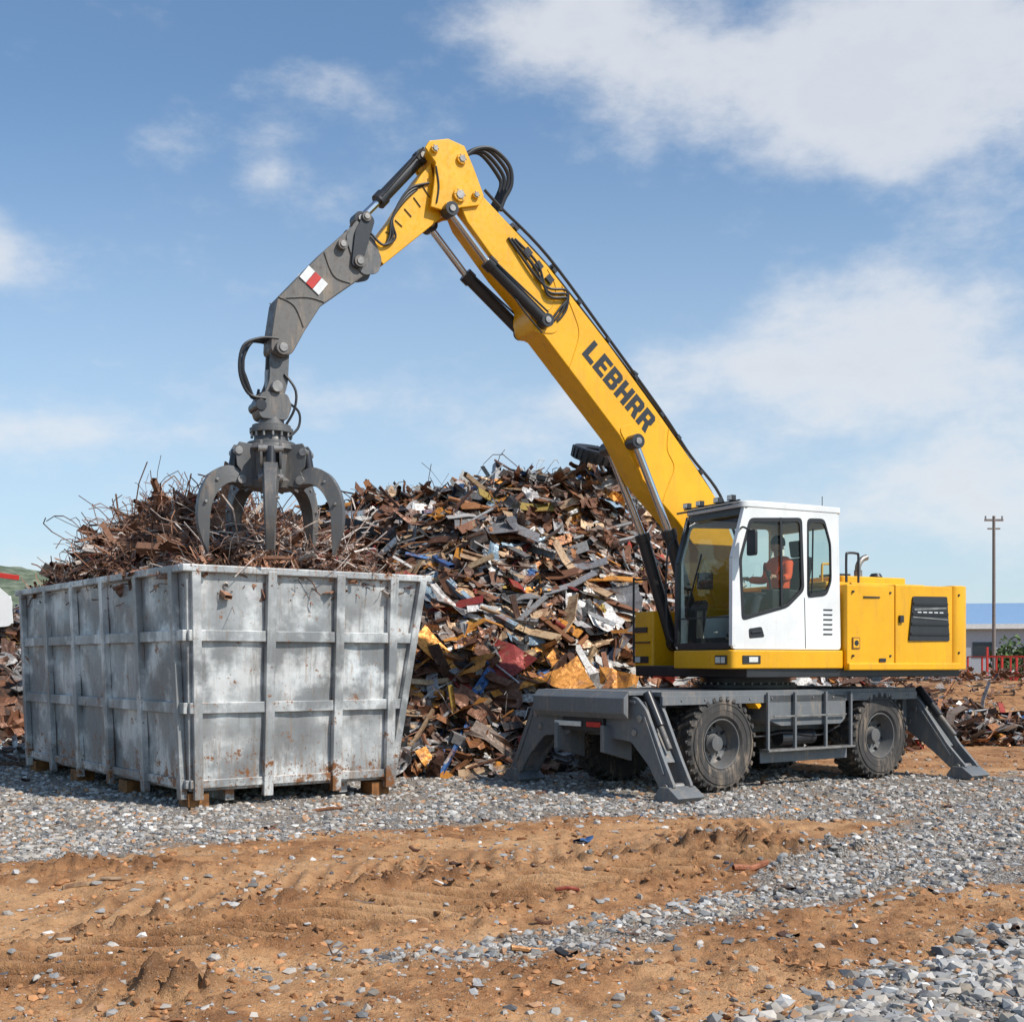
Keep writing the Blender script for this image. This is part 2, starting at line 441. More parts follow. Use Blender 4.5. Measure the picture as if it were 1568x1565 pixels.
# ------------------------------------------------------------------ scrap generator
PAL = [((.10, .05, .032), 18), ((.22, .10, .055), 23), ((.38, .165, .065), 11), ((.24, .185, .15), 12), ((.30, .295, .29), 13), ((.50, .49, .48), 12), ((.68, .67, .63), 7),
       ((.05, .15, .38), 2.6), ((.30, .42, .52), 2.2), ((.62, .26, .04), 2.8), ((.38, .045, .03), 2.4), ((.025, .025, .027), 9), ((.54, .38, .09), 1.), ((.52, .36, .22), 10)]
PALR = [((.18, .085, .05), 28), ((.28, .14, .08), 28), ((.40, .21, .125), 17), ((.10, .055, .04), 16), ((.42, .36, .32), 9), ((.58, .52, .46), 5), ((.30, .05, .035), 2)]
class Scrap:
    def __init__(s, seed): s.V = []; s.Q = []; s.C = []; s.n = 0; s.r = np.random.default_rng(seed)
    def piece(s, kind, size, pos, nrm, pal, tilt=.45, stretch=1., yaw=None, color=None):
        r = s.r
        if kind == 'sheet':
            L = size*r.uniform(.6, 1.3); W = L*(.12+.55*r.uniform()**1.6); nu, nv = 6, 5
            u = np.linspace(-.5, .5, nu)*L; v = np.linspace(-.5, .5, nv)*W
            U, Vv = np.meshgrid(u, v, indexing='ij')
            c = r.uniform(-.8, .8)/L; Z = c*U*U+r.uniform(-.9, .9)/L*Vv*Vv+r.uniform(-.5, .5)*np.abs(U-r.uniform(-.3, .3)*L)+r.normal(0, .02*L, U.shape)
            P = np.stack([U+r.normal(0, .015*L, U.shape), Vv*(1+r.uniform(-.7, .7)*U/L)+r.normal(0, .02*L, U.shape), Z], -1); closed = False
        elif kind == 'crumple':
            L = size*r.uniform(.35, .7); nu, nv = 8, 6
            u = np.linspace(-.5, .5, nu)*L; v = np.linspace(-.5, .5, nv)*L*.7
            U, Vv = np.meshgrid(u, v, indexing='ij')
            P = np.stack([U*.8, Vv, np.cos(U/L*3)*L*.2], -1)+r.normal(0, .08*L, (nu, nv, 3)); closed = False
        else:
            if kind == 'beam':
                L = size*r.uniform(.7, 1.9); w = r.uniform(.02, .065); h = w*r.uniform(.5, 1.3)
                cs = [[(-w, h), (-w, 0), (w, 0), (w, h)], [(0, h), (0, 0), (w, 0)], [(-w, -h), (w, -h), (w, h), (-w, h)]][r.integers(0, 3)]
                closed = len(cs) == 4 and r.uniform() < .5; m = 4; wig = .05*L*r.uniform()**2
            elif kind == 'plank':
                L = size*r.uniform(.8, 1.7); w = min(r.uniform(.03, .12), L*.2); h = .01
                cs = [(-w, -h), (w, -h), (w, h), (-w, h)]; closed = True; m = 5; wig = .1*L*r.uniform()
            elif kind == 'pipe':
                L = size*r.uniform(.6, 1.6); w = min(r.uniform(.012, .05), L*.08); cs = [(w*math.cos(a), w*math.sin(a)) for a in np.linspace(0, 2*math.pi, 8)[:-1]]; closed = True; m = 5; wig = .08*L*r.uniform()
            else:
                L = size*r.uniform(.5, 1.6)*stretch; w = r.uniform(.004, .012); cs = [(w, 0), (-.5*w, .87*w), (-.5*w, -.87*w)]; closed = True; m = 10; wig = .26*L*r.uniform(.1, 1)
            cs = np.array(cs); t = np.linspace(-.5, .5, m)
            k1, k2, k3, p1, p2 = r.uniform(1, 4), r.uniform(1, 4), r.uniform(2, 7), r.uniform(0, 6), r.uniform(0, 6)
            cy = wig*(np.sin(t*k1*2+p1)-np.sin(p1))+(wig*.4*np.sin(t*k3+p2) if kind == 'wire' else 0); cz = wig*(np.sin(t*k2*2+p2)-np.sin(p2))
            P = np.zeros((m, len(cs), 3)); P[..., 0] = (t*L)[:, None]; P[..., 1] = cs[None, :, 0]+cy[:, None]; P[..., 2] = cs[None, :, 1]+cz[:, None]
            if kind == 'plank': P[..., 2] += (t**2*r.uniform(-.6, .6)*L)[:, None]
        nu, nv = P.shape[:2]
        z = np.asarray(nrm, float)+r.normal(0, tilt, 3); z /= np.linalg.norm(z)
        a = r.uniform(0, 6.283) if yaw is None else yaw
        x = np.array([math.cos(a), math.sin(a), r.normal(0, .2)]); x -= z*x.dot(z); x /= np.linalg.norm(x); yv = np.cross(z, x)
        W3 = P.reshape(-1, 3) @ np.stack([x, yv, z])+np.asarray(pos)
        i = np.arange(nu-1)[:, None]*nv+np.arange(nv if closed else nv-1)[None, :]
        j = (np.arange(nv if closed else nv-1)+1) % nv; j = np.arange(nu-1)[:, None]*nv+j[None, :]
        q = np.stack([i, j, j+nv, i+nv], -1).reshape(-1, 4)
        if color is None:
            w_ = np.array([p[1] for p in pal]); color = np.array(pal[r.choice(len(pal), p=w_/w_.sum())][0])*r.uniform(.7, 1.25)
        s.V.append(W3); s.Q.append(q+s.n); s.n += len(W3); s.C.append(np.repeat(np.asarray(color)[None], len(W3), 0))
    def build(s, name, mat, parent=None):
        C = np.concatenate(s.C)
        return fastmesh(name, np.concatenate(s.V), np.concatenate(s.Q), np.zeros((0, 3), int), C, mat, parent)
def scatter_pile(name, H, xr, yr, n, seed, kinds, probs, size, pal, mat, minh=.06, base=True, front=None, zoff=0, tilt=.45, lim=None):
    sc = Scrap(seed); r = sc.r
    if base:
        gx = np.arange(xr[0], xr[1], .16); gy = np.arange(yr[0], yr[1], .16)
        X, Y = np.meshgrid(gx, gy, indexing='ij')
        Z = H(X, Y); Z = Z+np.where(Z > .05, fbm(X*2.2, Y*2.2, 4, seed)*.22-.12, -.3)
        nu, nv = X.shape; i = np.arange(nu-1)[:, None]*nv+np.arange(nv-1)[None, :]
        q = np.stack([i, i+nv, i+nv+1, i+1], -1).reshape(-1, 4)
        V = np.stack([X, Y, Z+zoff], -1).reshape(-1, 3)
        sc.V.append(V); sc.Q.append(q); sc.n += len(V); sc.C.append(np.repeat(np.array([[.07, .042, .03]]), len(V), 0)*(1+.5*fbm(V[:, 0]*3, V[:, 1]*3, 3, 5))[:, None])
    m = n*8
    X = r.uniform(*xr, m); Y = r.uniform(*yr, m); Hh = H(X, Y); e = .15
    NX = -(H(X+e, Y)-Hh)/e; NY = -(H(X, Y+e)-Hh)/e
    ok = Hh > minh
    if front is not None: ok &= r.uniform(0, 1, m) < front(X, Y)
    idx = np.nonzero(ok)[0][:n]
    for ii in idx:
        k = kinds[r.choice(len(kinds), p=probs)]
        sz = size[0]+(size[1]-size[0])*r.uniform()**2.2
        if lim is not None: sz = min(sz, lim(X[ii], Y[ii]))
        sc.piece(k, sz, (X[ii], Y[ii], Hh[ii]+zoff+r.uniform(-.10, .16)), (NX[ii], NY[ii], 1.), pal, tilt)
    return sc
K = ['sheet', 'crumple', 'beam', 'plank', 'pipe', 'wire']
sc = scatter_pile("", pile_h, (-9, 12), (18.4, 31), 12500, 1, K, [.19, .12, .23, .22, .10, .14], (.24, 1.2), PAL, SCRAP,
                  front=lambda x, y: np.where(y < 26.3, 1., .2))
r = sc.r
SIG = [((.05, .17, .42), 1.6), ((.62, .27, .05), 3), ((.62, .62, .6), 4), ((.34, .05, .04), 2), ((.32, .44, .54), 1.8), ((.54, .38, .22), 5), ((.3, .3, .31), 4), ((.24, .11, .06), 4)]
for i in range(120):
    x = r.uniform(-4, 3); y = r.uniform(19.3, 23.0); h = float(pile_h(np.array(x), np.array(y)))
    if h < .3: continue
    sc.piece('sheet' if i % 2 else 'plank', 1.2, (x, y, h+.12), (0, -.8, 1), SIG, .22)
for i in range(60):
    x = r.uniform(-4, 4); y = r.uniform(23.5, 25.5); h = float(pile_h(np.array(x), np.array(y)))
    sc.piece('wire' if i % 4 else 'beam', .6, (x, y, h+.08), (r.normal(), r.normal(), .6), PAL, .6)
sc.build("scrap_metal_pile", SCRAP)
scatter_pile("", pileL_h, (-20, -7.6), (20, 33.5), 2200, 2, K, [.25, .14, .2, .16, .11, .14], (.3, 1.2), PAL, SCRAP).build("scrap_metal_pile", SCRAP)
scatter_pile("", pileR_h, (5, 24), (27, 42), 1700, 3, K, [.2, .3, .12, .1, .1, .18], (.15, .6), PALR+[((.45, .43, .4), 10)], SCRAP, base=False, zoff=-.15).build("scrap_metal_pile", SCRAP)

sc = Scrap(9); r = sc.r
for i in range(360):
    y = math.exp(r.uniform(math.log(5.6), math.log(21))); x = r.uniform(-1, 1)*(y*.45)
    if y < 11 and r.uniform() < .6: continue
    h = float(ground_h(np.array([x]), np.array([y]))[0][0])
    sc.piece(['wire', 'sheet', 'pipe', 'plank'][r.choice(4, p=[.4, .25, .05, .3])], r.uniform(.04, .13), (x, y, h+.01), (0, 0, 1), PAL, .12)
for (x, y, L, c, yaw) in [(.40, 8.95, .13, (.33, .07, .04), .2), (-3.3, 9.5, .30, (.45, .33, .2), .5), (-3.1, 9.6, .26, (.42, .3, .2), .35), (1.95, 10.1, .40, (.42, .16, .08), .35), (0.1, 7.35, .18, (.5, .25, .1), .3), (-2.2, 14.2, .35, (.3, .12, .05), .4)]:
    h = float(ground_h(np.array([x]), np.array([y]))[0][0]); sc.piece('pipe', L, (x, y, h+.02), (0, 0, 1), PAL, .05, yaw=yaw, color=c)
sc.build("ground_debris", SCRAP)

# ------------------------------------------------------------------ container
bin_e = empty("scrap_container", (-3.77, 14.5, 0), math.radians(37))
zb, zt = .2, 2.8
CB = [(0, 0), (2.75, 0), (2.75, 6.4), (0, 6.4)]; CT = [(-.08, -.1), (3.2, -.1), (3.2, 6.6), (-.08, 6.6)]
def wallpt(k, s, t):
    a, b = CB[k], CB[(k+1) % 4]; c, d = CT[k], CT[(k+1) % 4]
    return Vector((a[0]*(1-s)+b[0]*s, a[1]*(1-s)+b[1]*s, zb))*(1-t)+Vector((c[0]*(1-s)+d[0]*s, c[1]*(1-s)+d[1]*s, zt))*t
outn = [Vector((0, -1, 0)), Vector((1, 0, 0)), Vector((0, 1, 0)), Vector((-1, 0, 0))]
mb = MB()
for k in range(4):
    nu, nv = 90, 36; V = []; F = []
    S_, T_ = np.meshgrid(np.linspace(0, 1, nu), np.linspace(0, 1, nv), indexing='ij')
    Lw = 6.5 if k % 2 else 2.9
    dz = fbm(S_*Lw*1.1+k*9, T_*2.8, 3, 40+k)*.045*np.minimum(1, np.minimum(S_, 1-S_)*12)*np.minimum(1, np.minimum(T_, 1-T_)*8)
    dz = np.minimum(dz, .022)
    for i in range(nu):
        for j in range(nv): V.append(wallpt(k, S_[i, j], T_[i, j])+outn[k]*float(dz[i, j]-.004))
    for i in range(nu-1):
        for j in range(nv-1): F.append((i*nv+j, (i+1)*nv+j, (i+1)*nv+j+1, i*nv+j+1))
    mb.add(V, F, BIN)
    V2 = [v-outn[k]*.07 for v in (wallpt(k, 0, 0), wallpt(k, 1, 0), wallpt(k, 1, 1), wallpt(k, 0, 1))]
    mb.add(V2, [(0, 1, 2, 3)], BIN)
mb.obj("side_panels", bin_e, ang=50)
mb = MB()
def rib(k, s0, s1, w=.11, d=.07, t0=-.04, t1=1.):
    mb.bar(wallpt(k, s0, t0)+outn[k]*(d/2-.002), wallpt(k, s1, t1)+outn[k]*(d/2-.002), w, d, wallpt(k, 1, 0)-wallpt(k, 0, 0), BIN)
for k in (0, 2):
    for xx in (.98, 1.92, 2.70):
        x_ = xx if k == 0 else 2.75-xx
        if x_ < .1: x_ = .1
        rib(k, x_/2.75, (x_+.08)/3.28, .12, .085)
    rib(k, .035, .03); rib(k, .99 if k == 0 else .97, .985, .1, .08)
for k in (1, 3):
    for yy in (.12, 1.3, 2.55, 3.8, 5.05, 6.28):
        y_ = yy if k == 1 else 6.4-yy
        rib(k, y_/6.4, (y_+.1)/6.7, .12, .085)
for k in range(4):
    for z_ in (1.17, 2.02):
        t = (z_-zb)/(zt-zb)
        mb.bar(wallpt(k, 0, t)+outn[k]*.03, wallpt(k, 1, t)+outn[k]*.03, .055, .13, outn[k], BIN)
    mb.bar(wallpt(k, 0, .03)+outn[k]*.02, wallpt(k, 1, .03)+outn[k]*.02, .045, .1, outn[k], BIN)
mb.obj("ribs", bin_e, bevel=.008)
mb = MB()
for k in range(4):
    d = (wallpt(k, 1, 1)-wallpt(k, 0, 1)).normalized()
    mb.bar(wallpt(k, 0, 1)-d*(.075 if k % 2 == 0 else -.06)+outn[k]*.015+Vector((0, 0, .002)), wallpt(k, 1, 1)+d*(.075 if k % 2 == 0 else -.06)+outn[k]*.015+Vector((0, 0, .002)), .12, .09, outn[k], BIN)
mb.obj("top_rim", bin_e, bevel=.015)
mb = MB()
mb.bb(.02, 2.73, .02, 6.38, .19, .24, BIN)
for xx in (.55, 2.1): mb.bb(xx-.06, xx+.06, .1, 6.3, .05, .19, BIN)
for xx, yy in ((.12, .15), (2.6, .15), (.12, 6.2), (2.6, 6.2), (.12, 2.2), (.12, 4.2)): mb.bb(xx-.12, xx+.14, yy-.12, yy+.18, -.05, .17, ORG)
mb.obj("skids", bin_e, bevel=.01)
def load_h(x, y):
    e = np.minimum(np.minimum(x-.02, 3.08-x)/1.2, np.minimum(y-.05, 6.45-y)/1.9)
    e = np.clip(e, 0, 1)**.75
    peak = .70+.52*sstep(.8, 4.0, y)-.12*sstep(4.8, 6, y)
    inside = (x > .04) & (x < 3.08) & (y > .0) & (y < 6.45)
    return np.where(inside, peak*e+.14*fbm(x*1.3, y*1.3, 3, 51)*e+.07, 0)
sc = scatter_pile("", load_h, (.04, 3.12), (0., 6.5), 8500, 8, K, [.015, .03, .045, .04, .06, .81], (.25, 1.15), PALR, LOADM, zoff=2.55, tilt=.5,
                  lim=lambda x, y: .3+1.1*max(0., min(x, 3.1-x, y, 6.5-y)))
r = sc.r
for i in range(230):
    sc.piece('wire', 1.0, (r.uniform(.7, 2.6), r.uniform(.4, 1.5), 3.2+r.uniform(-.3, .05)), (0, -.6, 1), [((.66, .56, .50), 3), ((.50, .32, .23), 2), ((.70, .64, .60), 2)], .4, color=None)
for i in range(120):
    sc.piece('wire', .85, (r.uniform(.6, 2.6), r.uniform(1.2, 6), 3.2+r.uniform(.15, .5)), (r.normal(), r.normal(), .4), PALR, .8)
sc.build("scrap_load", LOADM, bin_e)

# ------------------------------------------------------------------ material handler
CX, CY = 3.42, 18.25
mh = empty("material_handler", (CX, CY, 0))
up = empty("upper_structure", (0, 0, 0), math.radians(208), mh)
un = empty("undercarriage", (0, 0, 0), math.radians(216), mh)
BY = -.6
mb = MB()
boom = [(4.15, 7.98), (3.87, 7.76), (3.13, 7.18), (2.12, 6.2), (1.2, 5.23), (.68, 4.66), (.18, 4.08), (-.2, 3.3), (-.35, 2.3), (-.1, 2.1), (.2, 2.3), (.5, 3.25), (.93, 3.75), (1.56, 4.33), (1.95, 4.93), (3.18, 6.20), (3.34, 6.25), (3.42, 6.4), (3.40, 6.6), (3.80, 6.96), (4.36, 7.57), (4.5, 7.85)]
mb.prism(boom, BY-.24, BY+.24, YEL)
mb.obj("boom", up, bevel=.02)
mb = MB()
for yy in (BY+.242, BY-.242):
    mb.prism(roundpoly([(1.98, 5.05), (1.62, 4.48), (1.42, 4.62), (1.72, 5.12)], .12), yy-.012, yy+.012, YEL)
    mb.prism(roundpoly([(3.36, 6.22), (3.0, 6.25), (2.9, 6.42), (3.12, 6.55), (3.42, 6.55)], .1), yy-.012, yy+.012, YEL)
    mb.cyl((1.76, yy-.03, 4.84), (1.76, yy+.03, 4.84), .08, YEL); mb.cyl((1.76, yy-.04, 4.84), (1.76, yy+.04, 4.84), .045, STL)
    mb.cyl((3.2, yy-.05, 6.36), (3.2, yy+.05, 6.36), .075, STL); mb.cyl((3.2, yy-.065, 6.36), (3.2, yy+.065, 6.36), .04, BLKM)
    mb.tube([(2.9, yy, 6.93), (2.72, yy, 6.6), (2.62, yy, 6.3), (2.72, yy, 5.95), (2.78, yy, 5.8)], .009, YEL)
    mb.tube([(1.1, yy, 5.1), (1.12, yy, 4.8), (1.0, yy, 4.55), (1.12, yy, 4.25), (1.2, yy, 4.05)], .009, YEL)
    mb.tube([(3.13, yy, 7.12), (3.0, yy, 6.9), (3.05, yy, 6.62), (3.2, yy, 6.55)], .008, YEL)
mb.obj("boom_fittings", up, bevel=.006)
mb = MB()
head = [(4.99, 8.42), (4.93, 8.52), (4.66, 8.6), (4.42, 8.55), (4.28, 8.28), (4.13, 7.94), (4.2, 7.8), (4.48, 7.72), (4.63, 7.63), (4.91, 7.66), (4.86, 8.0), (4.84, 8.25)]
mb.prism(head, BY-.29, BY-.25, YEL); mb.prism(head, BY+.25, BY+.29, YEL)
mb.prism([(4.93, 8.40), (4.64, 8.54), (4.45, 8.5), (4.2, 7.95), (4.6, 7.7), (4.84, 7.7), (4.78, 8.2)], BY-.25, BY+.25, YEL)
mb.prism([(4.86, 8.28), (4.72, 7.57), (5.53, 6.84), (5.72, 7.02), (5.36, 7.52), (5.0, 8.1)], BY-.18, BY+.18, YEL)
mb.obj("boom_head", up, bevel=.012)
mb = MB()
for (x, z, r) in ((4.47, 8.36, .07), (4.86, 8.42, .055), (4.5, 7.88, .09), (4.66, 7.7, .06), (4.26, 7.92, .05)):
    mb.cyl((x, BY-.33, z), (x, BY+.33, z), r, YEL); mb.cyl((x, BY-.345, z), (x, BY+.345, z), r*.62, STL)
    for k in range(6):
        a = k*math.pi/3; c = (x+r*.8*math.cos(a), BY+.33, z+r*.8*math.sin(a)); mb.cyl(c, (c[0], BY+.338, c[2]), .008, STL, seg=6)
mb.tube([(4.84, BY+.3, 8.2), (4.80, BY+.3, 7.95), (4.83, BY+.3, 7.72)], .012, BLKM)
for k in range(5): mb.bar((4.98+k*.13, BY+.185, 7.95-k*.17), (4.88+k*.13, BY+.185, 7.82-k*.15), .02, .01, (0, 1, 0), BLKM)
mb.obj("head_pins", up, bevel=.003)
mb = MB()
gs = roundpoly([(5.93, 7.30), (5.76, 7.12), (5.56, 6.85), (5.77, 6.68), (6.37, 6.20), (6.58, 5.86), (6.74, 5.56), (6.88, 5.48), (7.02, 5.56), (7.01, 5.75), (6.94, 6.21), (6.33, 6.90), (6.12, 7.11)], .04, 2)
mb.prism(gs, BY-.17, BY+.17, STK)
mb.obj("stick", up, bevel=.012)
mb = MB()
for sgn in (1, -1):
    y = BY+sgn*.176
    mb.prism(roundpoly([(5.90, 7.36), (5.66, 7.15), (5.55, 6.9), (5.6, 6.72), (5.80, 6.66), (5.93, 6.78), (6.05, 7.12)], .06), y-.012, y+.012, GRY2)
    mb.prism(roundpoly([(5.78, 7.5), (5.66, 7.38), (5.86, 6.72), (5.98, 6.76), (5.93, 7.2)], .05), y+sgn*.03-.014, y+sgn*.03+.014, BLKM)
    for (x, z, r) in ((5.87, 6.82, .075), (6.1, 7.0, .065), (5.78, 7.4, .06), (6.88, 5.6, .09)):
        mb.cyl((x, y-sgn*.02, z), (x, y+sgn*.07, z), r, STK); mb.cyl((x, y+sgn*.05, z), (x, y+sgn*.085, z), r*.6, STL)
    mb.tube([(6.6, y, 5.9), (6.72, y, 6.15), (6.93, y, 6.24)], .01, STK); mb.tube([(6.33, y, 6.25), (6.55, y, 6.28), (6.9, y, 6.22)], .01, STK)
    mb.tube([(6.33, y, 6.88), (6.2, y, 6.6), (5.98, y, 6.54)], .01, STK)
    c = Vector((6.47, y+sgn*.004, 6.50)); d = Vector((.61, 0, -.79)); R = Matrix((d, Vector((-d.z, 0, d.x)), Vector((0, 1, 0)))).transposed()
    for k, mt in ((-1, DEC), (0, RED), (1, DEC)):
        mb.box(c+R @ Vector((k*.0, k*.108, 0)), (.2, .105, .012), mt, R)
mb.obj("stick_fittings", up, bevel=.004)
def hyd(p0, pm, p1, r, y, mbx, bmat=BLKM):
    P0 = Vector((p0[0], y, p0[1])); PM = Vector((pm[0], y, pm[1])); P1 = Vector((p1[0], y, p1[1]))
    mbx.cyl(P0, PM, r*.58, CHR); mbx.cyl(PM, P1, r, bmat)
    d = (P1-PM).normalized(); mbx.cyl(PM-d*.02, PM+d*.10, r*1.22, bmat); mbx.cyl(P1-d*.06, P1, r*1.15, bmat)
    for P in (P0, P1):
        mbx.cyl(P-Vector((0, r*1.1, 0)), P+Vector((0, r*1.1, 0)), r*1.1, BLKM); mbx.cyl(P-Vector((0, r*1.3, 0)), P+Vector((0, r*1.3, 0)), r*.5, STL)
    mbx.tube([PM+Vector((0, r*1.15, .03)), P1+Vector((0, r*1.15, .1))], .014, BLKM, 6, 1)
mb = MB()
for y in (BY+.33, BY-.33): hyd((4.66, 7.64), (4.10, 7.05), (3.22, 6.37), .085, y, mb)
for y in (BY+.34, BY-.34): hyd((1.76, 4.84), (1.17, 3.6), (.62, 1.98), .095, y, mb)
hyd((5.80, 7.42), (5.52, 7.72), (4.93, 8.40), .085, BY, mb)
mb.obj("hydraulic_cylinders", up, bevel=.003)
mb = MB()
rr = random.Random(5)
topline = [(4.1, 8.02), (3.85, 7.82), (3.13, 7.27), (2.12, 6.29), (1.2, 5.32), (.68, 4.75), (.18, 4.17), (-.2, 3.4)]
for k in range(4):
    y = BY+.19-k*.11; pts = [(p[0]-.02+rr.uniform(-.02, .01), y+rr.uniform(-.02, .02), p[1]+rr.uniform(-.01, .05)) for p in topline]
    mb.tube(pts, .022, BLK)
for x, z in ((3.6, 7.62), (3.0, 7.13), (2.6, 6.75), (2.12, 6.28), (1.65, 5.8), (1.2, 5.31), (.9, 5.0), (.5, 4.52)):
    mb.box((x, BY, z), (.07, .46, .05), BLKM, Matrix.Rotation(math.radians(-45), 3, 'Y'))
    mb.box((x-.03, BY+.1*rr.uniform(-1, 1), z+.06), (.09, .1, .08), BLKM, Matrix.Rotation(math.radians(-30), 3, 'Y'))
for k in range(4):
    y = BY+.2-k*.13; o = k*.03+rr.uniform(-.02, .02)
    mb.tube([(4.40, y, 8.42), (4.2, y, 8.58+o*.6), (3.95, y, 8.62+o), (3.72-o*.4, y+.02, 8.45), (3.68-o*.4, y+.02, 8.2+o), (3.78, y, 7.98), (3.84, y, 7.82)], .029, BLK)
for k in range(3):
    y = BY+.26; o = k*.05
    mb.tube([(3.75-o, y, 7.45), (3.4-o, y+.02, 7.05+o), (3.15, y+.03, 6.85-o), (2.85, y+.03, 6.85-o), (2.85+o, y+.02, 6.6), (2.98+o, y, 6.42)], .018, BLK)
mb.tube([(4.05, BY+.3, 7.1), (3.6, BY+.36, 6.5), (3.28, BY+.36, 6.2)], .012, BLK)
for k in range(3):
    mb.tube([(4.9, BY+.2-.05*k, 8.0), (5.2, BY+.22, 7.85-.04*k), (5.42, BY+.22, 7.45), (5.38+.04*k, BY+.22, 7.2), (5.55, BY+.22, 7.08), (5.72, BY+.22, 7.2)], .016, BLK)
    mb.box((3.45-k*.17, BY+.262, 7.3-k*.16), (.11, .05, .09), BLKM, Matrix.Rotation(math.radians(-45), 3, 'Y'))
for k in range(4):
    o = k*.05+rr.uniform(-.02, .02); y = BY+.16-k*.1
    mb.tube([(6.92, y, 5.72), (7.15+o*.5, y, 5.70), (7.36-o*.5, y+.02, 5.55-o), (7.40-o, y+.03, 5.25), (7.28-o, y, 5.0), (7.08, y, 4.98+o)], .019, BLK)
mb.tube([(6.83, BY+.12, 5.3), (6.70, BY+.16, 5.1), (6.72, BY+.16, 4.85), (6.85, BY+.1, 4.6)], .016, BLK)
mb.tube([(6.80, BY+.0, 5.0), (6.65, BY+.12, 4.85), (6.66, BY+.16, 4.65), (6.8, BY+.2, 4.5)], .016, BLK)
mb.obj("hydraulic_hoses", up)
GL = {'L': ([(0, 0), (.7, 0), (.7, .24), (.28, .24), (.28, 1), (0, 1)], []),
      'E': ([(0, 0), (.7, 0), (.7, .22), (.28, .22), (.28, .4), (.62, .4), (.62, .6), (.28, .6), (.28, .78), (.7, .78), (.7, 1), (0, 1)], []),
      'H': ([(0, 0), (.27, 0), (.27, .38), (.5, .38), (.5, 0), (.77, 0), (.77, 1), (.5, 1), (.5, .6), (.27, .6), (.27, 1), (0, 1)], []),
      'B': ([(0, 0), (.6, 0), (.75, .12), (.75, .42), (.66, .5), (.75, .6), (.75, .88), (.6, 1), (0, 1)], [[(.27, .19), (.49, .19), (.49, .4), (.27, .4)], [(.27, .6), (.49, .6), (.49, .81), (.27, .81)]]),
      'R': ([(0, 0), (.27, 0), (.27, .36), (.4, .36), (.5, 0), (.79, 0), (.66, .42), (.76, .52), (.76, .86), (.62, 1), (0, 1)], [[(.27, .56), (.49, .56), (.49, .8), (.27, .8)]])}
mb = MB(); hgt = .30; cx = 0
for ch in "LEBHRR":
    o_, hs = GL[ch]
    f_ = lambda P: [(cx+p[0]*hgt, p[1]*hgt) for p in P]
    mb.prism(f_(o_), 0, .003, BLKM, plane='xy', holes=[f_(h_) for h_ in hs])
    cx += (.256 if ch in 'HRB' else .235)
to = mb.obj("boom_lettering", up)
xd = Vector((-.725, 0, -.689)).normalized(); zd = Vector((0, 1, 0)); yd = zd.cross(xd)
M = Matrix((xd, yd, zd)).transposed().to_4x4(); M.translation = Vector((2.58, BY+.2415, 6.02)); to.matrix_local = M

# --- grapple
gx = 6.96
mb = MB()
mb.prism(roundpoly([(6.76, 5.66), (6.9, 5.72), (7.0, 5.62), (7.02, 5.2), (7.1, 5.0), (6.85, 4.95), (6.78, 5.2)], .05), BY-.11, BY-.07, GRY2)
mb.prism(roundpoly([(6.76, 5.66), (6.9, 5.72), (7.0, 5.62), (7.02, 5.2), (7.1, 5.0), (6.85, 4.95), (6.78, 5.2)], .05), BY+.07, BY+.11, GRY2)
mb.bb(6.85, 7.03, BY-.07, BY+.07, 5.05, 5.35, STL)
mb.cyl((6.94, BY-.2, 5.12), (6.94, BY+.2, 5.12), .07, STL)
mb.prism(roundpoly([(6.8, 5.05), (7.12, 5.05), (7.2, 4.9), (7.14, 4.72), (6.8, 4.72), (6.74, 4.9)], .05), BY-.15, BY+.15, GRY2)
mb.cyl((7.14, BY-.17, 4.88), (7.14, BY+.17, 4.88), .07, BLKM)
mb.lathe([(.0, 4.76), (.15, 4.76), (.16, 4.68), (.24, 4.66), (.24, 4.62), (.27, 4.62), (.27, 4.56), (.2, 4.55), (.22, 4.46), (.3, 4.44), (.3, 4.40), (0, 4.40)], (gx, BY, 0), (0, 0, 1), GRY2, 28)
for k in range(14):
    a = k*math.pi/7; mb.cyl((gx+.245*math.cos(a), BY+.245*math.sin(a), 4.5), (gx+.245*math.cos(a), BY+.245*math.sin(a), 4.585), .018, STL, seg=6)
mb.lathe([(0, 4.41), (.30, 4.41), (.34, 4.34), (.28, 4.30), (.26, 4.0), (.31, 3.95), (.28, 3.86), (0, 3.84)], (gx, BY, 0), (0, 0, 1), GRY2, 24)
mb.obj("grapple_rotator", up, bevel=.006)
mb = MB()
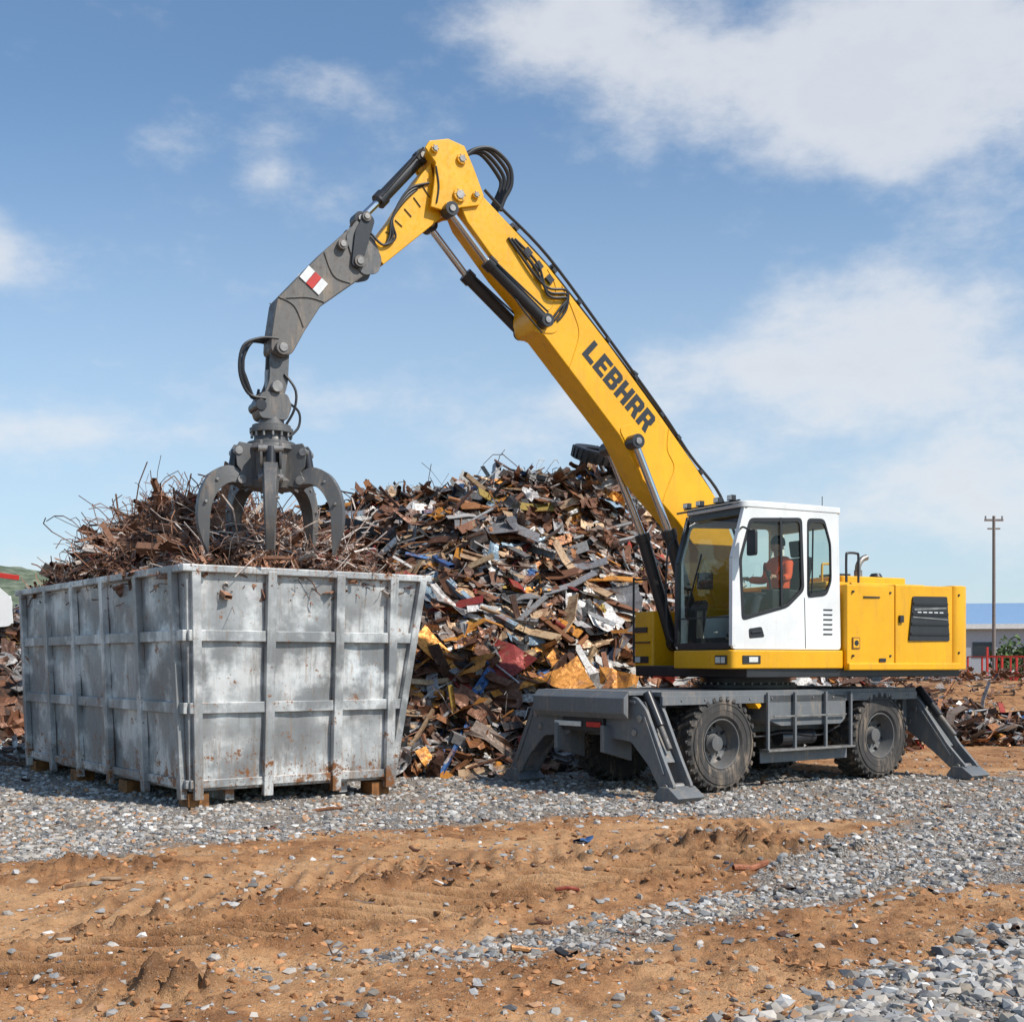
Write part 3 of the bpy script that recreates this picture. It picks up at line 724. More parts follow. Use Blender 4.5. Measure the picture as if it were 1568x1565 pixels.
for k in range(5):
    la = math.radians(-80+72*k)-math.radians(208)
    ca, sa = math.cos(la), math.sin(la)
    def T(rad, s, z): return (gx+rad*ca-s*sa, BY+rad*sa+s*ca, z)
    def prism_r(poly, s0, s1, mat):
        n = len(poly)
        V = [T(p[0], s0, p[1]) for p in poly]+[T(p[0], s1, p[1]) for p in poly]
        F = [list(range(n)), [i+n for i in range(n)][::-1]]+[(i, (i+1) % n, (i+1) % n+n, i+n) for i in range(n)]
        mb.add(V, F, mat)
    for s0 in (-.13, .10):
        prism_r([(.18, 4.38), (.44, 4.41), (.49, 4.33), (.47, 4.12), (.42, 4.06), (.46, 3.95), (.38, 3.86), (.18, 3.9)], s0, s0+.03, GRY2)
    mb.cyl(T(.45, -.15, 4.30), T(.45, .15, 4.30), .05, STL); mb.cyl(T(.41, -.15, 3.95), T(.41, .15, 3.95), .055, STL)
    mb.cyl(T(.45, 0, 4.32), T(.50, 0, 4.02), .06, BLKM); mb.cyl(T(.50, 0, 4.05), T(.56, 0, 3.95), .03, CHR)
    O = spline([(a_, 0, b_) for a_, b_ in [(.38, 4.06), (.56, 4.12), (.76, 4.03), (.89, 3.82), (.935, 3.56), (.91, 3.30), (.81, 3.04)]], 4)
    I = spline([(a_, 0, b_) for a_, b_ in [(.36, 3.88), (.52, 3.91), (.65, 3.84), (.74, 3.70), (.78, 3.54), (.79, 3.32), (.80, 3.04)]], 4)
    n = len(O); V = []; F = []
    for i in range(n):
        w = .12*(1-.5*i/(n-1))
        for (p, ww) in ((O[i], w*.75), (O[i], -w*.75), (I[i], -w), (I[i], w)): V.append(T(p.x, ww, p.z))
    for i in range(n-1):
        for j in range(4):
            jj = (j+1) % 4; F.append((i*4+j, i*4+jj, (i+1)*4+jj, (i+1)*4+j))
    F.append((0, 1, 2, 3)); F.append(tuple((n-1)*4+j for j in (3, 2, 1, 0)))
    mb.add(V, F, GRY2)
    for j in (8, 14):
        p = (O[j]+I[j])/2; mb.cyl(T(p.x, -.11, p.z), T(p.x, .11, p.z), .02, STL, seg=8)
mb.obj("grapple_tines", up, bevel=.008, ang=40)

# --- superstructure body
mb = MB()
def slab(poly, z0, z1, mat): mb.prism(poly, z0, z1, mat, plane='xy')
mb.bb(-3.0, 1.0, -1.38, 1.30, 1.50, 1.66, BLKM)
slab(roundpoly([(-.70, 1.38), (-1.585, 1.40), (-1.585, -1.42), (-.70, -1.42)], .02), 1.66, 2.80, YEL)
slab(roundpoly([(-1.60, 1.40), (-2.72, 1.42), (-2.72, -1.42), (-1.60, -1.42)], .02), 1.66, 2.82, YEL)
slab(roundpoly([(-2.735, 1.43), (-3.05, 1.40), (-3.32, 1.05), (-3.38, .5), (-3.38, -.5), (-3.32, -1.05), (-3.05, -1.40), (-2.735, -1.43)], .15, 5), 1.60, 2.84, YEL)
mb.obj("engine_housing", up, bevel=.035, seg=3)
mb = MB()
mb.bb(-.72, -2.72, -1.2, 1.2, 1.70, 2.75, BLKM)
slab(roundpoly([(1.28, 1.33), (-.68, 1.36), (-.68, -.12), (1.28, -.02)], .08), 1.62, 1.875, YEL)
mb.bb(-2.9, -.70, 1.30, 1.425, 1.595, 1.70, YEL)
slab(roundpoly([(.98, -.95), (.98, -1.45), (-.66, -1.45), (-.66, -.95)], .05), 1.62, 2.48, YEL)
mb.bb(-.66, -2.6, -1.0, 1.0, 2.80, 2.865, YEL)
slab(roundpoly([(-1.0, .95), (-2.3, .95), (-2.3, -.2), (-1.0, -.2)], .1), 2.83, 2.96, YEL)
mb.bb(-.66, .5, -.98, -.90, 1.66, 2.5, YEL); mb.bb(-.66, .5, -.30, -.22, 1.66, 2.5, YEL)
mb.obj("bodywork", up, bevel=.02, seg=3)
mb = MB()
y = 1.425
mb.prism(roundpoly([(-1.84, 2.02), (-1.92, 2.66), (-2.60, 2.67), (-2.65, 2.02)], .03), y-.02, y+.006, BLKM)
for k in range(4):
    z = 2.1+k*.145; mb.prism([(-1.86-k*.018, z), (-1.865-k*.018, z+.035), (-2.63+k*.01, z+.035), (-2.63+k*.01, z)], y+.004, y+.022, BLK)
mb.bar((-1.93, y+.012, 2.47), (-2.57, y+.012, 2.5), .03, .012, (0, 0, 1), STL); mb.bar((-1.9, y+.012, 2.36), (-2.6, y+.012, 2.33), .018, .012, (0, 0, 1), STL)
for k in range(5): mb.box((-2.03-k*.11, y+.014, 2.415), (.075, .01, .05), DEC)
mb.bb(-1.66, -1.73, y-.03, y+.012, 2.28, 2.38, BLKM)
mb.box((-.86, 1.392, 1.98), (.14, .012, .16), ORG); mb.box((-.86, 1.395, 1.98), (.11, .012, .13), YEL); mb.cyl((-.86, 1.39, 1.98), (-.86, 1.404, 1.98), .04, BLKM)
mb.box((-1.35, 1.405, 1.74), (.12, .01, .05), BLKM)
mb.bb(1.275, 1.305, 1.0, 1.24, 1.68, 1.80, BLKM); mb.bb(1.30, 1.312, 1.02, 1.12, 1.70, 1.78, LAMP); mb.bb(1.30, 1.312, 1.14, 1.22, 1.70, 1.78, LAMP)
mb.bb(.8, 1.1, 1.325, 1.345, 1.69, 1.80, BLKM); mb.bb(.85, 1.0, 1.34, 1.352, 1.71, 1.78, LAMP)
mb.bb(.975, 1.0, -1.42, -1.05, 1.70, 1.80, BLKM); mb.bb(.99, 1.008, -1.38, -1.25, 1.71, 1.79, LAMP)
mb.bb(.975, 1.0, -1.44, -1.08, 2.16, 2.24, BLKM); mb.bb(.985, 1.006, -1.4, -1.0, 2.0, 2.02, BLKM)
mb.tube([(-.95, 1.1, 2.85), (-.95, 1.1, 3.22), (-.98, 1.1, 3.27), (-1.15, 1.1, 3.27), (-1.18, 1.1, 3.22), (-1.18, 1.1, 2.85)], .018, BLKM, sm=3)
mb.tube([(-.95, .6, 2.85), (-.95, .6, 3.12), (-1.0, .6, 3.15), (-1.15, .6, 3.15), (-1.18, .6, 3.1), (-1.18, .6, 2.85)], .018, YEL, sm=3)
mb.tube([(.95, -1.5, 1.7), (.95, -1.5, 2.9), (.9, -1.5, 2.98), (.5, -1.5, 3.0)], .018, BLKM, sm=3)
mb.tube([(.3, -1.5, 2.5), (.3, -1.5, 2.95), (-.5, -1.5, 2.95), (-.5, -1.5, 2.5)], .018, BLKM, sm=3)
mb.cyl((-1.65, .6, 2.9), (-1.65, .6, 3.08), .06, STL); mb.tube([(-1.65, .6, 3.0), (-1.65, .6, 3.14), (-1.72, .6, 3.24), (-1.82, .6, 3.28)], .045, STL, 12)
mb.lathe([(0, 2.92), (.09, 2.92), (.1, 3.0), (.07, 3.05), (0, 3.06)], (-2.1, .5, 0), (0, 0, 1), BLKM)
mb.bb(-1.25, -1.5, .2, .6, 2.95, 3.02, BLKM)
for (x, z) in ((-.80, 2.70), (-1.5, 2.70), (-.80, 1.80), (-1.5, 1.80), (-2.85, 2.7), (-2.85, 1.85)):
    mb.cyl((x, 1.38, z), (x, 1.43 if x < -2.7 else 1.41, z), .018, BLKM, seg=8)
mb.bb(-1.0, -1.3, 1.385, 1.405, 2.62, 2.64, BLKM)
mb.obj("body_fittings", up, bevel=.004)
mb = MB()
mb.lathe([(.0, 1.60), (.74, 1.60), (.74, 1.50), (.66, 1.49), (.66, 1.40), (.76, 1.39), (.76, 1.34), (0, 1.34)], (0, 0, 0), (0, 0, 1), BLKM, 48)
for k in range(36):
    a = k*math.pi/18; mb.cyl((.71*math.cos(a), .71*math.sin(a), 1.38), (.71*math.cos(a), .71*math.sin(a), 1.42), .018, STL, seg=6)
mb.obj("slewing_ring", up)
# --- cab
RT = 3.79
mb = MB()
side = roundpoly([(1.24, 1.885), (-.66, 1.885), (-.62, RT), (1.0, RT), (1.21, 3.12)], .05, 3)
door = roundpoly([(.95, 3.64), (.05, 3.69), (.01, 2.70), (.30, 2.46), (1.08, 2.27), (1.125, 3.1)], .07, 3)
rearw = roundpoly([(-.05, 3.69), (-.36, 3.70), (-.48, 3.36), (-.49, 2.84), (-.40, 2.64), (-.05, 2.60)], .07, 3)
mb.prism(side, 1.255, 1.30, WHT, holes=[door, rearw])
mb.prism(side, .0, .04, WHT, holes=[roundpoly([(.98, 3.63), (-.45, 3.68), (-.45, 2.5), (1.10, 2.3), (1.13, 3.1)], .07, 3)])
mb.prism([(.04, 1.885), (1.255, 1.885), (1.255, 2.75), (.04, 2.75)], -.655, -.61, WHT, plane='yz')
mb.prism([(.04, 3.6), (1.255, 3.6), (1.255, RT), (.04, RT)], -.62, -.575, WHT, plane='yz')
for y0 in (.04, 1.165): mb.prism([(y0, 2.75), (y0+.09, 2.75), (y0+.09, 3.6), (y0, 3.6)], -.64, -.59, WHT, plane='yz')
mb.obj("cab_shell", up, bevel=.008)
mb = MB()
slab(roundpoly([(1.08, 1.31), (-.70, 1.31), (-.70, -.01), (1.08, -.01)], .12, 5), RT+.002, RT+.085, WHT)
slab(roundpoly([(.9, 1.2), (-.5, 1.2), (-.5, .1), (.9, .1)], .1, 5), RT+.085, RT+.11, WHT)
mb.obj("cab_roof", up, bevel=.025, seg=3)
mb = MB()
def frame_loop(poly, y, w, mat, d=.012):
    n = len(poly); c = Vector((sum(p[0] for p in poly)/n, sum(p[1] for p in poly)/n))
    inner = [tuple(c+(Vector(p)-c)*(1-w)) for p in poly]; outer = [tuple(c+(Vector(p)-c)*1.012) for p in poly]
    mb.prism(outer, y-d, y+d, mat, holes=[inner])
frame_loop(door, 1.292, .07, BLK, .014); frame_loop(rearw, 1.292, .10, BLK, .014)
mb.bar((.42, 1.30, 3.68), (.40, 1.30, 2.45), .035, .02, (1, 0, 0), BLK)
mb.bar((.0, 1.303, 2.6), (-.02, 1.303, 1.9), .008, .006, (1, 0, 0), BLK)
fr = [(1.22, 1.93), (1.215, 3.1), (1.02, 3.77)]
for (y0, mt) in ((.03, BLKM), (1.27, WHT)):
    for i in range(2): mb.bar((fr[i][0], y0, fr[i][1]), (fr[i+1][0], y0, fr[i+1][1]), .07, .06, (0, 1, 0), mt)
mb.bar((1.22, .07, 1.93), (1.22, 1.23, 1.93), .05, .09, (1, 0, 0), BLKM); mb.bar((1.03, .07, 3.74), (1.03, 1.23, 3.74), .06, .09, (1, 0, 0), BLKM)
mb.bar((1.222, .07, 2.32), (1.222, 1.23, 2.32), .03, .02, (1, 0, 0), BLKM)
mb.bar((1.25, .25, 2.35), (1.24, .62, 3.2), .018, .018, (0, 1, 0), BLK)
for k in range(6): mb.box((-.42, 1.303, 2.10+k*.068), (.16, .012, .018), BLK)
mb.prism(roundpoly([(.70, 2.05), (.96, 2.03), (.97, 2.16), (.75, 2.19)], .03), 1.298, 1.306, BLK); mb.bar((.76, 1.315, 2.13), (.93, 1.315, 2.11), .02, .02, (0, 0, 1), BLKM)
mb.tube([(1.1, 1.3, 3.5), (1.15, 1.42, 3.5), (1.1, 1.5, 3.45)], .014, BLK); mb.prism(roundpoly([(1.42, 3.12), (1.60, 3.12), (1.60, 3.46), (1.42, 3.46)], .04), 1.06, 1.10, BLK, plane='yz')
mb.tube([(1.26, -.02, 2.0), (1.34, -.06, 2.2), (1.34, -.06, 3.2), (1.2, -.02, 3.5)], .014, BLK, sm=3)
mb.tube([(-.1, 1.34, 2.65), (-.1, 1.36, 3.55)], .012, BLK, sm=1)
for k in range(14): mb.bar((1.06, .06+k*.09, RT+.06), (1.22, .06+k*.09, RT+.03), .012, .012, (0, 1, 0), BLKM)
mb.bar((1.22, .02, RT+.03), (1.22, 1.28, RT+.03), .025, .025, (0, 0, 1), BLKM); mb.bar((1.1, .02, RT+.09), (1.1, 1.28, RT+.09), .02, .02, (0, 0, 1), BLKM)
for yy in (.15, .45, .85, 1.15): mb.box((1.14, yy, RT+.13), (.07, .11, .07), BLKM); mb.box((1.178, yy, RT+.13), (.01, .09, .055), LAMP)
mb.cyl((-.45, .2, RT+.1), (-.45, .2, RT+.13), .05, BLKM)
mb.box((-.72, .9, RT+.03), (.12, .2, .09), BLKM)
mb.tube([(-.5, 1.1, RT+.1), (-.5, 1.1, RT+.26)], .006, BLK, sm=1)
mb.bb(-.6, 1.18, .05, 1.24, 1.885, 1.93, BLK); mb.bb(.45, 1.12, .32, 1.0, 1.93, 2.045, BLK)
mb.bb(-.605, -.57, .05, 1.25, 1.93, 2.74, SEAT); mb.bb(-.56, 1.0, .06, 1.24, RT-.04, RT-.005, SEAT)
mb.prism(roundpoly([(1.0, 1.93), (1.1, 1.93), (1.08, 2.45), (.95, 2.6), (.88, 2.55)], .04), .1, .3, BLK)
mb.bb(.8, .95, .12, .3, 2.75, 2.98, BLK)
mb.obj("cab_fittings", up, bevel=.003)
mb = MB()
def quadg(pts): mb.add(pts, [tuple(range(len(pts)))], GLASS)
mb.add([(p[0], 1.285, p[1]) for p in door], [list(range(len(door)))], GLASS)
mb.add([(p[0], 1.285, p[1]) for p in rearw], [list(range(len(rearw)))], GLASS)
quadg([(-.46, .02, 2.5), (1.11, .02, 2.3), (1.14, .02, 3.1), (.98, .02, 3.66), (-.46, .02, 3.69)])
quadg([(1.225, .06, 1.95), (1.225, 1.24, 1.95), (1.225, 1.24, 3.1), (1.225, .06, 3.1)])
quadg([(1.225, .06, 3.1), (1.225, 1.24, 3.1), (1.03, 1.24, 3.76), (1.03, .06, 3.76)])
quadg([(-.61, .13, 2.75), (-.61, 1.165, 2.75), (-.61, 1.165, 3.6), (-.61, .13, 3.6)])
mb.obj("cab_windows", up, ang=5)
mb = MB()
mb.prism(roundpoly([(.22, 2.42), (.24, 2.54), (-.25, 2.57), (-.42, 3.22), (-.52, 3.2), (-.38, 2.44)], .05), .42, .90, SEAT)
mb.prism(roundpoly([(-.40, 3.22), (-.36, 3.45), (-.46, 3.46), (-.5, 3.22)], .03), .54, .78, SEAT)
mb.bb(-.3, .15, .5, .82, 1.93, 2.42, BLK)
for yy in (.30, .98):
    mb.bb(-.25, .35, yy-.07, yy+.07, 2.4, 2.72, BLK); mb.cyl((.32, yy, 2.7), (.36, yy, 2.92), .015, BLKM); mb.cyl((.36, yy, 2.90), (.365, yy, 2.98), .03, BLK)
mb.obj("operator_seat", up, bevel=.03, seg=3)

# ------------------------------------------------------------------ operator (skin figure)
op = empty("machine_operator"); op.parent = None
Mup = Matrix.Translation((CX, CY, 0)) @ Matrix.Rotation(math.radians(208), 4, 'Z')
op.matrix_world = Mup @ Matrix.Translation((-.04, .68, .12))
def skin(name, verts, edges, radii, mat, root=0, sub=2):
    me = bpy.data.meshes.new(name); me.from_pydata(verts, edges, []); me.materials.append(mat)
    o = bpy.data.objects.new(name, me); COL.objects.link(o); o.parent = op
    m = o.modifiers.new("skin", 'SKIN'); m.use_smooth_shade = True
    for i, r in enumerate(radii):
        d = me.skin_vertices[0].data[i]; d.radius = (r, r) if not isinstance(r, tuple) else r; d.use_root = (i == root)
    s = o.modifiers.new("sub", 'SUBSURF'); s.levels = sub; s.render_levels = sub
    return o
VEST = solid("orange_red_workwear", (.85, .10, .02), .8, 0, .1); TRS = solid("dark_trousers", (.03, .035, .05), .85)
SKN = solid("skin", (.45, .25, .17), .6, 0, .1); HAIR = solid("dark_hair", (.03, .02, .015), .7)
skin("jacket", [(0, 0, 2.52), (-.03, 0, 2.72), (-.05, 0, 2.92), (-.04, 0, 3.03), (-.02, 0, 3.10),
                (-.05, .17, 3.0), (.02, .25, 2.76), (.27, .29, 2.77), (-.05, -.17, 3.0), (.02, -.25, 2.76), (.27, -.29, 2.77)],
     [(0, 1), (1, 2), (2, 3), (3, 4), (3, 5), (5, 6), (6, 7), (3, 8), (8, 9), (9, 10)],
     [(.17, .19), (.16, .18), (.16, .20), (.10, .12), .065, .085, .066, .052, .085, .066, .052], VEST)
skin("trousers", [(0, 0, 2.50), (.02, .10, 2.49), (.46, .14, 2.50), (.62, .15, 2.05), (.02, -.10, 2.49), (.46, -.14, 2.50), (.62, -.15, 2.05)],
     [(0, 1), (1, 2), (2, 3), (0, 4), (4, 5), (5, 6)], [.15, .11, .075, .05, .11, .075, .05], TRS)
skin("boots", [(.60, .15, 2.05), (.62, .15, 1.98), (.78, .16, 1.965)], [(0, 1), (1, 2)], [.05, .05, .035], BLK)
skin("boots", [(.60, -.15, 2.05), (.62, -.15, 1.98), (.78, -.16, 1.965)], [(0, 1), (1, 2)], [.05, .05, .035], BLK)
skin("head", [(-.03, 0, 3.06), (-.01, 0, 3.14), (.0, 0, 3.22), (0, 0, 3.30), (.09, 0, 3.24), (.015, .08, 3.245), (.015, -.08, 3.245), (.05, 0, 3.16)],
     [(0, 1), (1, 2), (2, 3), (2, 4), (2, 5), (2, 6), (1, 7)], [.055, .055, .085, .075, .022, .018, .018, .04], SKN)
mb = MB()
mb.lathe([(0, .125), (.05, .118), (.085, .09), (.105, .04), (.108, .0), (.095, -.02)], (-.012, 0, 3.27), (-.15, 0, 1), HAIR, 20)
for s_ in (1, -1):
    mb.lathe([(0, .006), (.008, .003), (.01, 0)], (.082, s_*.032, 3.25), (1, 0, 0), BLK, 8)
mb.bar((.088, -.022, 3.18), (.088, .022, 3.18), .006, .006, (0, 0, 1), RED)
mb.obj("hair_and_features", op)
for s_ in (1, -1):
    y0 = s_*.29
    vs = [(.26, y0, 2.77), (.33, y0+s_*.01, 2.79)]; es = [(0, 1)]; rd = [.032, (.022, .038)]
    for k in range(4):
        yy = y0+(k-1.5)*.021; L = [.035, .042, .038, .028][k]; i = len(vs)
        vs += [(.36, yy, 2.80-.012*k), (.36+L, yy, 2.79-.012*k), (.35+L, yy, 2.76-.012*k)]; es += [(1, i), (i, i+1), (i+1, i+2)]; rd += [.0095, .009, .008]
    i = len(vs); vs += [(.33, y0-s_*.045, 2.79), (.36, y0-s_*.055, 2.80)]; es += [(1, i), (i, i+1)]; rd += [.011, .009]
    skin("hand", vs, es, rd, SKN)

# ------------------------------------------------------------------ undercarriage
mb = MB()
mb.bb(-2.5, 2.6, -.55, .55, .72, 1.28, GRY)
mb.prism([(-2.45, 1.27), (2.75, 1.27), (2.75, 1.33), (-2.45, 1.33)], -1.18, 1.18, GRY)
for s_ in (1, -1):
    mb.prism([(-2.45, 1.16), (2.75, 1.16), (2.75, 1.275), (-2.45, 1.275)], s_*1.15, s_*1.20, GRY)
    y0, y1 = (.7, 1.20) if s_ > 0 else (-1.20, -.7)
    mb.prism(roundpoly([(.80, 1.262), (.80, .92), (.55, .84), (-.7, .84), (-.80, .92), (-.80, 1.262)], .03, 2), y0, y1, GRY)
    for x in (.86, .32, -.32, -.86): mb.bb(x-.02, x+.02, s_*1.22, s_*1.26, .5, 1.30, GRY)
    mb.bb(-.9, .9, s_*1.12, s_*1.30, .50, .53, STL)
    mb.bb(-.9, .9, s_*1.12, s_*1.14, .34, .5, GRY)
    mb.bb(-.75, .75, s_*1.24, s_*1.26, .96, .985, STL)
    mb.prism([(1.02, 1.27), (1.18, 1.27), (.98, 1.08), (.93, 1.12)], s_*1.0, s_*1.19, YEL if s_ > 0 else GRY)
    mb.bb(-.2, .25, s_*1.203, s_*1.212, .92, 1.12, GRY)
    for k in range(12): mb.cyl((-2.2+k*.42, s_*1.20, 1.22), (-2.2+k*.42, s_*1.212, 1.22), .016, STL, seg=6)
    mb.tube([(1.3, s_*.9, .9), (.9, s_*1.0, .7), (.3, s_*1.05, .74), (-.4, s_*1.05, .68), (-1.2, s_*.9, .85)], .018, BLK)
    mb.tube([(2.5, s_*.9, 1.15), (1.8, s_*1.0, 1.1), (1.1, s_*1.0, 1.13), (.8, s_*.9, 1.0)], .016, BLK)
    mb.cyl((.35, s_*.95, .66), (-.35, s_*.95, .66), .11, BLKM)
for x in (1.68, -1.6):
    mb.cyl((x, -1., .64), (x, 1., .64), .13, BLKM); mb.lathe([(0, -.25), (.2, -.22), (.28, 0), (.2, .22), (0, .25)], (x, 0, .64), (0, 1, 0), BLKM)
    mb.prism([(x-.3, 1.0), (x+.3, 1.0), (x+.18, .66), (x-.18, .66)], -.5, .5, BLKM)
mb.obj("chassis", un, bevel=.01)
mb = MB()
def leg(p0, p1, s_, reach=0., outer=1):
    poly = roundpoly([(.35*s_, 1.30), (1.0*s_, 1.27), (1.18*s_, 1.12), (1.50*s_+reach*.5*s_, .50), (1.68*s_+reach*s_, .17), (1.42*s_+reach*s_, .13), (1.22*s_+reach*.4*s_, .42), (.9*s_, .70), (.35*s_, .74)], .05, 2)
    mb.prism(poly, p0, p0+.05, GRY, plane='yz'); mb.prism(poly, p1-.05, p1, GRY, plane='yz')
    mb.prism([(.4*s_, 1.22), (.95*s_, 1.20), (1.42*s_+reach*.5*s_, .46), (1.25*s_+reach*.4*s_, .44), (.9*s_, .78), (.4*s_, .82)], p0+.05, p1-.05, GRY, plane='yz')
    m_ = (p0+p1)/2; e = 1.57*s_+reach*s_
    mb.prism([(e-.17, .0), (e+.19, .0), (e+.24, .06), (e+.06, .18), (e-.1, .18), (e-.2, .05)], p0-.06, p1+.06, GRY, plane='yz')
    mb.cyl((p0-.03, e-.04*s_, .17), (p1+.03, e-.04*s_, .17), .05, STL)
    for (yy, zz, rr_) in ((.62, 1.12, .06), (1.08, 1.0, .05), (.98, .82, .045)):
        mb.cyl((p0-.025, yy*s_, zz), (p1+.025, yy*s_, zz), rr_, STL)
    for pp_ in (p0-.012, p1+.012):
        mb.bar((pp_, 1.16*s_, 1.02), (pp_, (1.5+reach*.7)*s_, .32), .02, .05, (1, 0, 0), GRY)
        mb.bar((pp_, .5*s_, 1.22), (pp_, 1.0*s_, 1.2), .02, .04, (1, 0, 0), GRY)
    A = Vector((m_, 1.02*s_, 1.32)); B = Vector((m_, (1.42+reach*.8)*s_, .62))
    mb.cyl(A, A.lerp(B, .6), .06, BLKM); mb.cyl(A.lerp(B, .6), B, .04, STK)
mb.prism(roundpoly([(-.95, 1.345), (.95, 1.345), (1.12, 1.15), (.9, .66), (.55, .60), (.5, .78), (-.5, .78), (-.55, .60), (-.9, .66), (-1.12, 1.15)], .04, 2), 2.60, 2.66, GRY, plane='yz')
mb.bb(2.55, 3.1, -.95, .95, 1.285, 1.34, GRY)
leg(2.68, 3.02, 1, .02); leg(2.68, 3.02, -1, .05)
mb.bb(2.70, 3.08, -.42, .42, .80, 1.28, BLKM)
mb.prism([(3.1, 1.335), (3.18, 1.25), (3.18, 1.06), (3.1, .98)], -.95, .95, GRY)
mb.bb(3.085, 3.12, -.55, .0, .86, .93, LAMP); mb.bb(3.08, 3.115, .12, .4, .86, .93, RED)
mb.prism([(2.66, .8), (3.15, .9), (3.15, .55), (2.66, .42)], .45, .52, GRY); mb.prism([(2.66, .8), (3.15, .9), (3.15, .55), (2.66, .42)], -.52, -.45, GRY)
mb.bb(-2.9, -2.40, -.95, .95, 1.22, 1.32, GRY)
leg(-2.9, -2.56, 1, .30); leg(-2.9, -2.56, -1, .30)
mb.bb(-2.55, -2.45, -.95, .95, .7, 1.25, GRY)
mb.obj("stabilizers", un, bevel=.01)
def wheel(x, s_, name):
    mb = MB(); o = (x, s_*.97, .635); ax = (0, s_, 0)
    mb.lathe([(.32, -.19), (.37, -.225), (.49, -.245), (.575, -.23), (.61, -.19), (.617, 0), (.61, .19), (.575, .23), (.49, .245), (.42, .235), (.37, .235), (.32, .19)], o, ax, TYR, 64)
    for r_, h_ in ((.53, .245), (.45, .241)): mb.lathe([(r_+.006, h_-.006), (r_+.006, h_+.005), (r_-.006, h_+.005), (r_-.006, h_-.006)], o, ax, TYR, 64)
    mb.lathe([(.33, .19), (.335, .215), (.315, .215), (.305, .17), (.285, .10), (.265, .03), (.22, .0), (.13, .0), (.13, .06), (.105, .09), (.1, .14), (.0, .145)], o, ax, RIM, 40)
    mb.lathe([(.32, -.19), (.2, -.1), (0, -.1)], o, ax, RIM, 32)
    for k in range(8):
        a = k*math.pi/4; c = Vector((o[0]+.175*math.cos(a), o[1], o[2]+.175*math.sin(a))); mb.cyl(c, c+Vector((0, s_*.04, 0)), .018, STL, seg=6)
        c = Vector((o[0]+.245*math.cos(a+.2), o[1]+s_*.035, o[2]+.245*math.sin(a+.2))); mb.box(c, (.06, .03, .03), BLK, Matrix.Rotation(-a-.2, 3, 'Y'))
    n = 30
    for k in range(n):
        for h in (1, -1):
            a = 2*math.pi*(k+(.5 if h < 0 else 0))/n
            R = Matrix.Rotation(-a, 3, 'Y')
            c = Vector(o)+R @ Vector((.625, h*.11, 0)); Rs = R @ Matrix.Rotation(h*.45, 3, 'X')
            mb.box(c, (.045, .22, .052), TYR, Rs)
            c = Vector(o)+R @ Vector((.598, h*.222, .028*1)); mb.box(c, (.07, .035, .058), TYR, R @ Matrix.Rotation(-h*.35, 3, 'Z'))
    mb.obj(name, un, bevel=.006, seg=1)
for i, (x, s_) in enumerate(((1.68, 1), (-1.6, 1), (1.68, -1), (-1.6, -1))): wheel(x, s_, "wheel_%d" % (i+1))

def tyre_on_pile(loc, rot):
    mb = MB(); mb.lathe([(.25, -.1), (.36, -.13), (.48, -.12), (.5, 0), (.48, .12), (.36, .13), (.25, .1), (.27, 0), (.25, -.1)], (0, 0, 0), (0, 0, 1), BLK, 40)
    for k in range(24):
        a = k*math.pi/12; R = Matrix.Rotation(a, 3, 'Z'); mb.box(R @ Vector((.5, 0, 0)), (.04, .06, .2), BLK, R)
    o = mb.obj("scrap_tyre", None); o.location = loc; o.rotation_euler = rot
tyre_on_pile((1.68, 24.4, 5.78), (.35, .1, .3)); tyre_on_pile((2.3, 24.9, 5.7), (.9, .3, .3))

# ------------------------------------------------------------------ background
m, nt, bs = newmat("distant_woods"); n1 = noise(nt, .12, 6, .75); nt.links.new(mixc(nt, ramp(nt, n1, .38, .62), (.06, .085, .05), (.17, .19, .13)), bs.inputs["Base Color"]); bs.inputs["Roughness"].default_value = 1.; HILL = m
gx_ = np.linspace(-700, 700, 420); gy_ = np.linspace(380, 620, 30); X, Y = np.meshgrid(gx_, gy_, indexing='ij')
env = np.interp(X, [-700, -260, -190, -120, 60, 150, 700], [50, 44, 40, 28, 10, 12, 16])
Z = env*np.sin(np.clip((Y-380)/200, 0, 1)*math.pi*.5)*(1+.12*fbm(X*.01, Y*.01, 4, 3))+np.abs(fbm(X*.25, Y*.25, 3, 4))*4.0-.5
nu, nv = X.shape; i = np.arange(nu-1)[:, None]*nv+np.arange(nv-1)[None, :]
fastmesh("hills", np.stack([X, Y, Z], -1).reshape(-1, 3), np.stack([i, i+nv, i+nv+1, i+1], -1).reshape(-1, 4), np.zeros((0, 3), int), None, HILL)
pe = empty("utility_pole", (23.3, 60, 0)); mb = MB(); WOOD = solid("pole_wood", (.22, .19, .17), .9)
mb.cyl((0, 0, 0), (0, 0, 8.8), .09, WOOD, .07); mb.bb(-.45, .45, -.04, .04, 8.55, 8.65, WOOD); mb.bb(-.3, .3, -.04, .04, 8.15, 8.22, WOOD)
for x in (-.4, 0, .4): mb.cyl((x, 0, 8.65), (x, 0, 8.8), .04, STL)
mb.obj("pole", pe)
we = empty("warehouse", (50, 112, 0), math.radians(-12)); mb = MB()
WALLM = solid("warehouse_cladding", (.42, .46, .5), .7); ROOFM = solid("blue_roof", (.22, .36, .55), .5); WIN = solid("dark_window", (.04, .05, .06), .2)
mb.bb(-10, 25, 0, 20, 0, 5.2, WALLM); mb.add([(-10.5, -.5, 5.2), (25.5, -.5, 5.2), (25.5, 10, 7.6), (-10.5, 10, 7.6), (25.5, 20.5, 5.2), (-10.5, 20.5, 5.2)], [(0, 1, 2, 3), (3, 2, 4, 5), (0, 3, 5), (1, 4, 2)], ROOFM)
mb.bb(-10.5, 25.5, -.6, -.5, 4.8, 5.25, DEC)
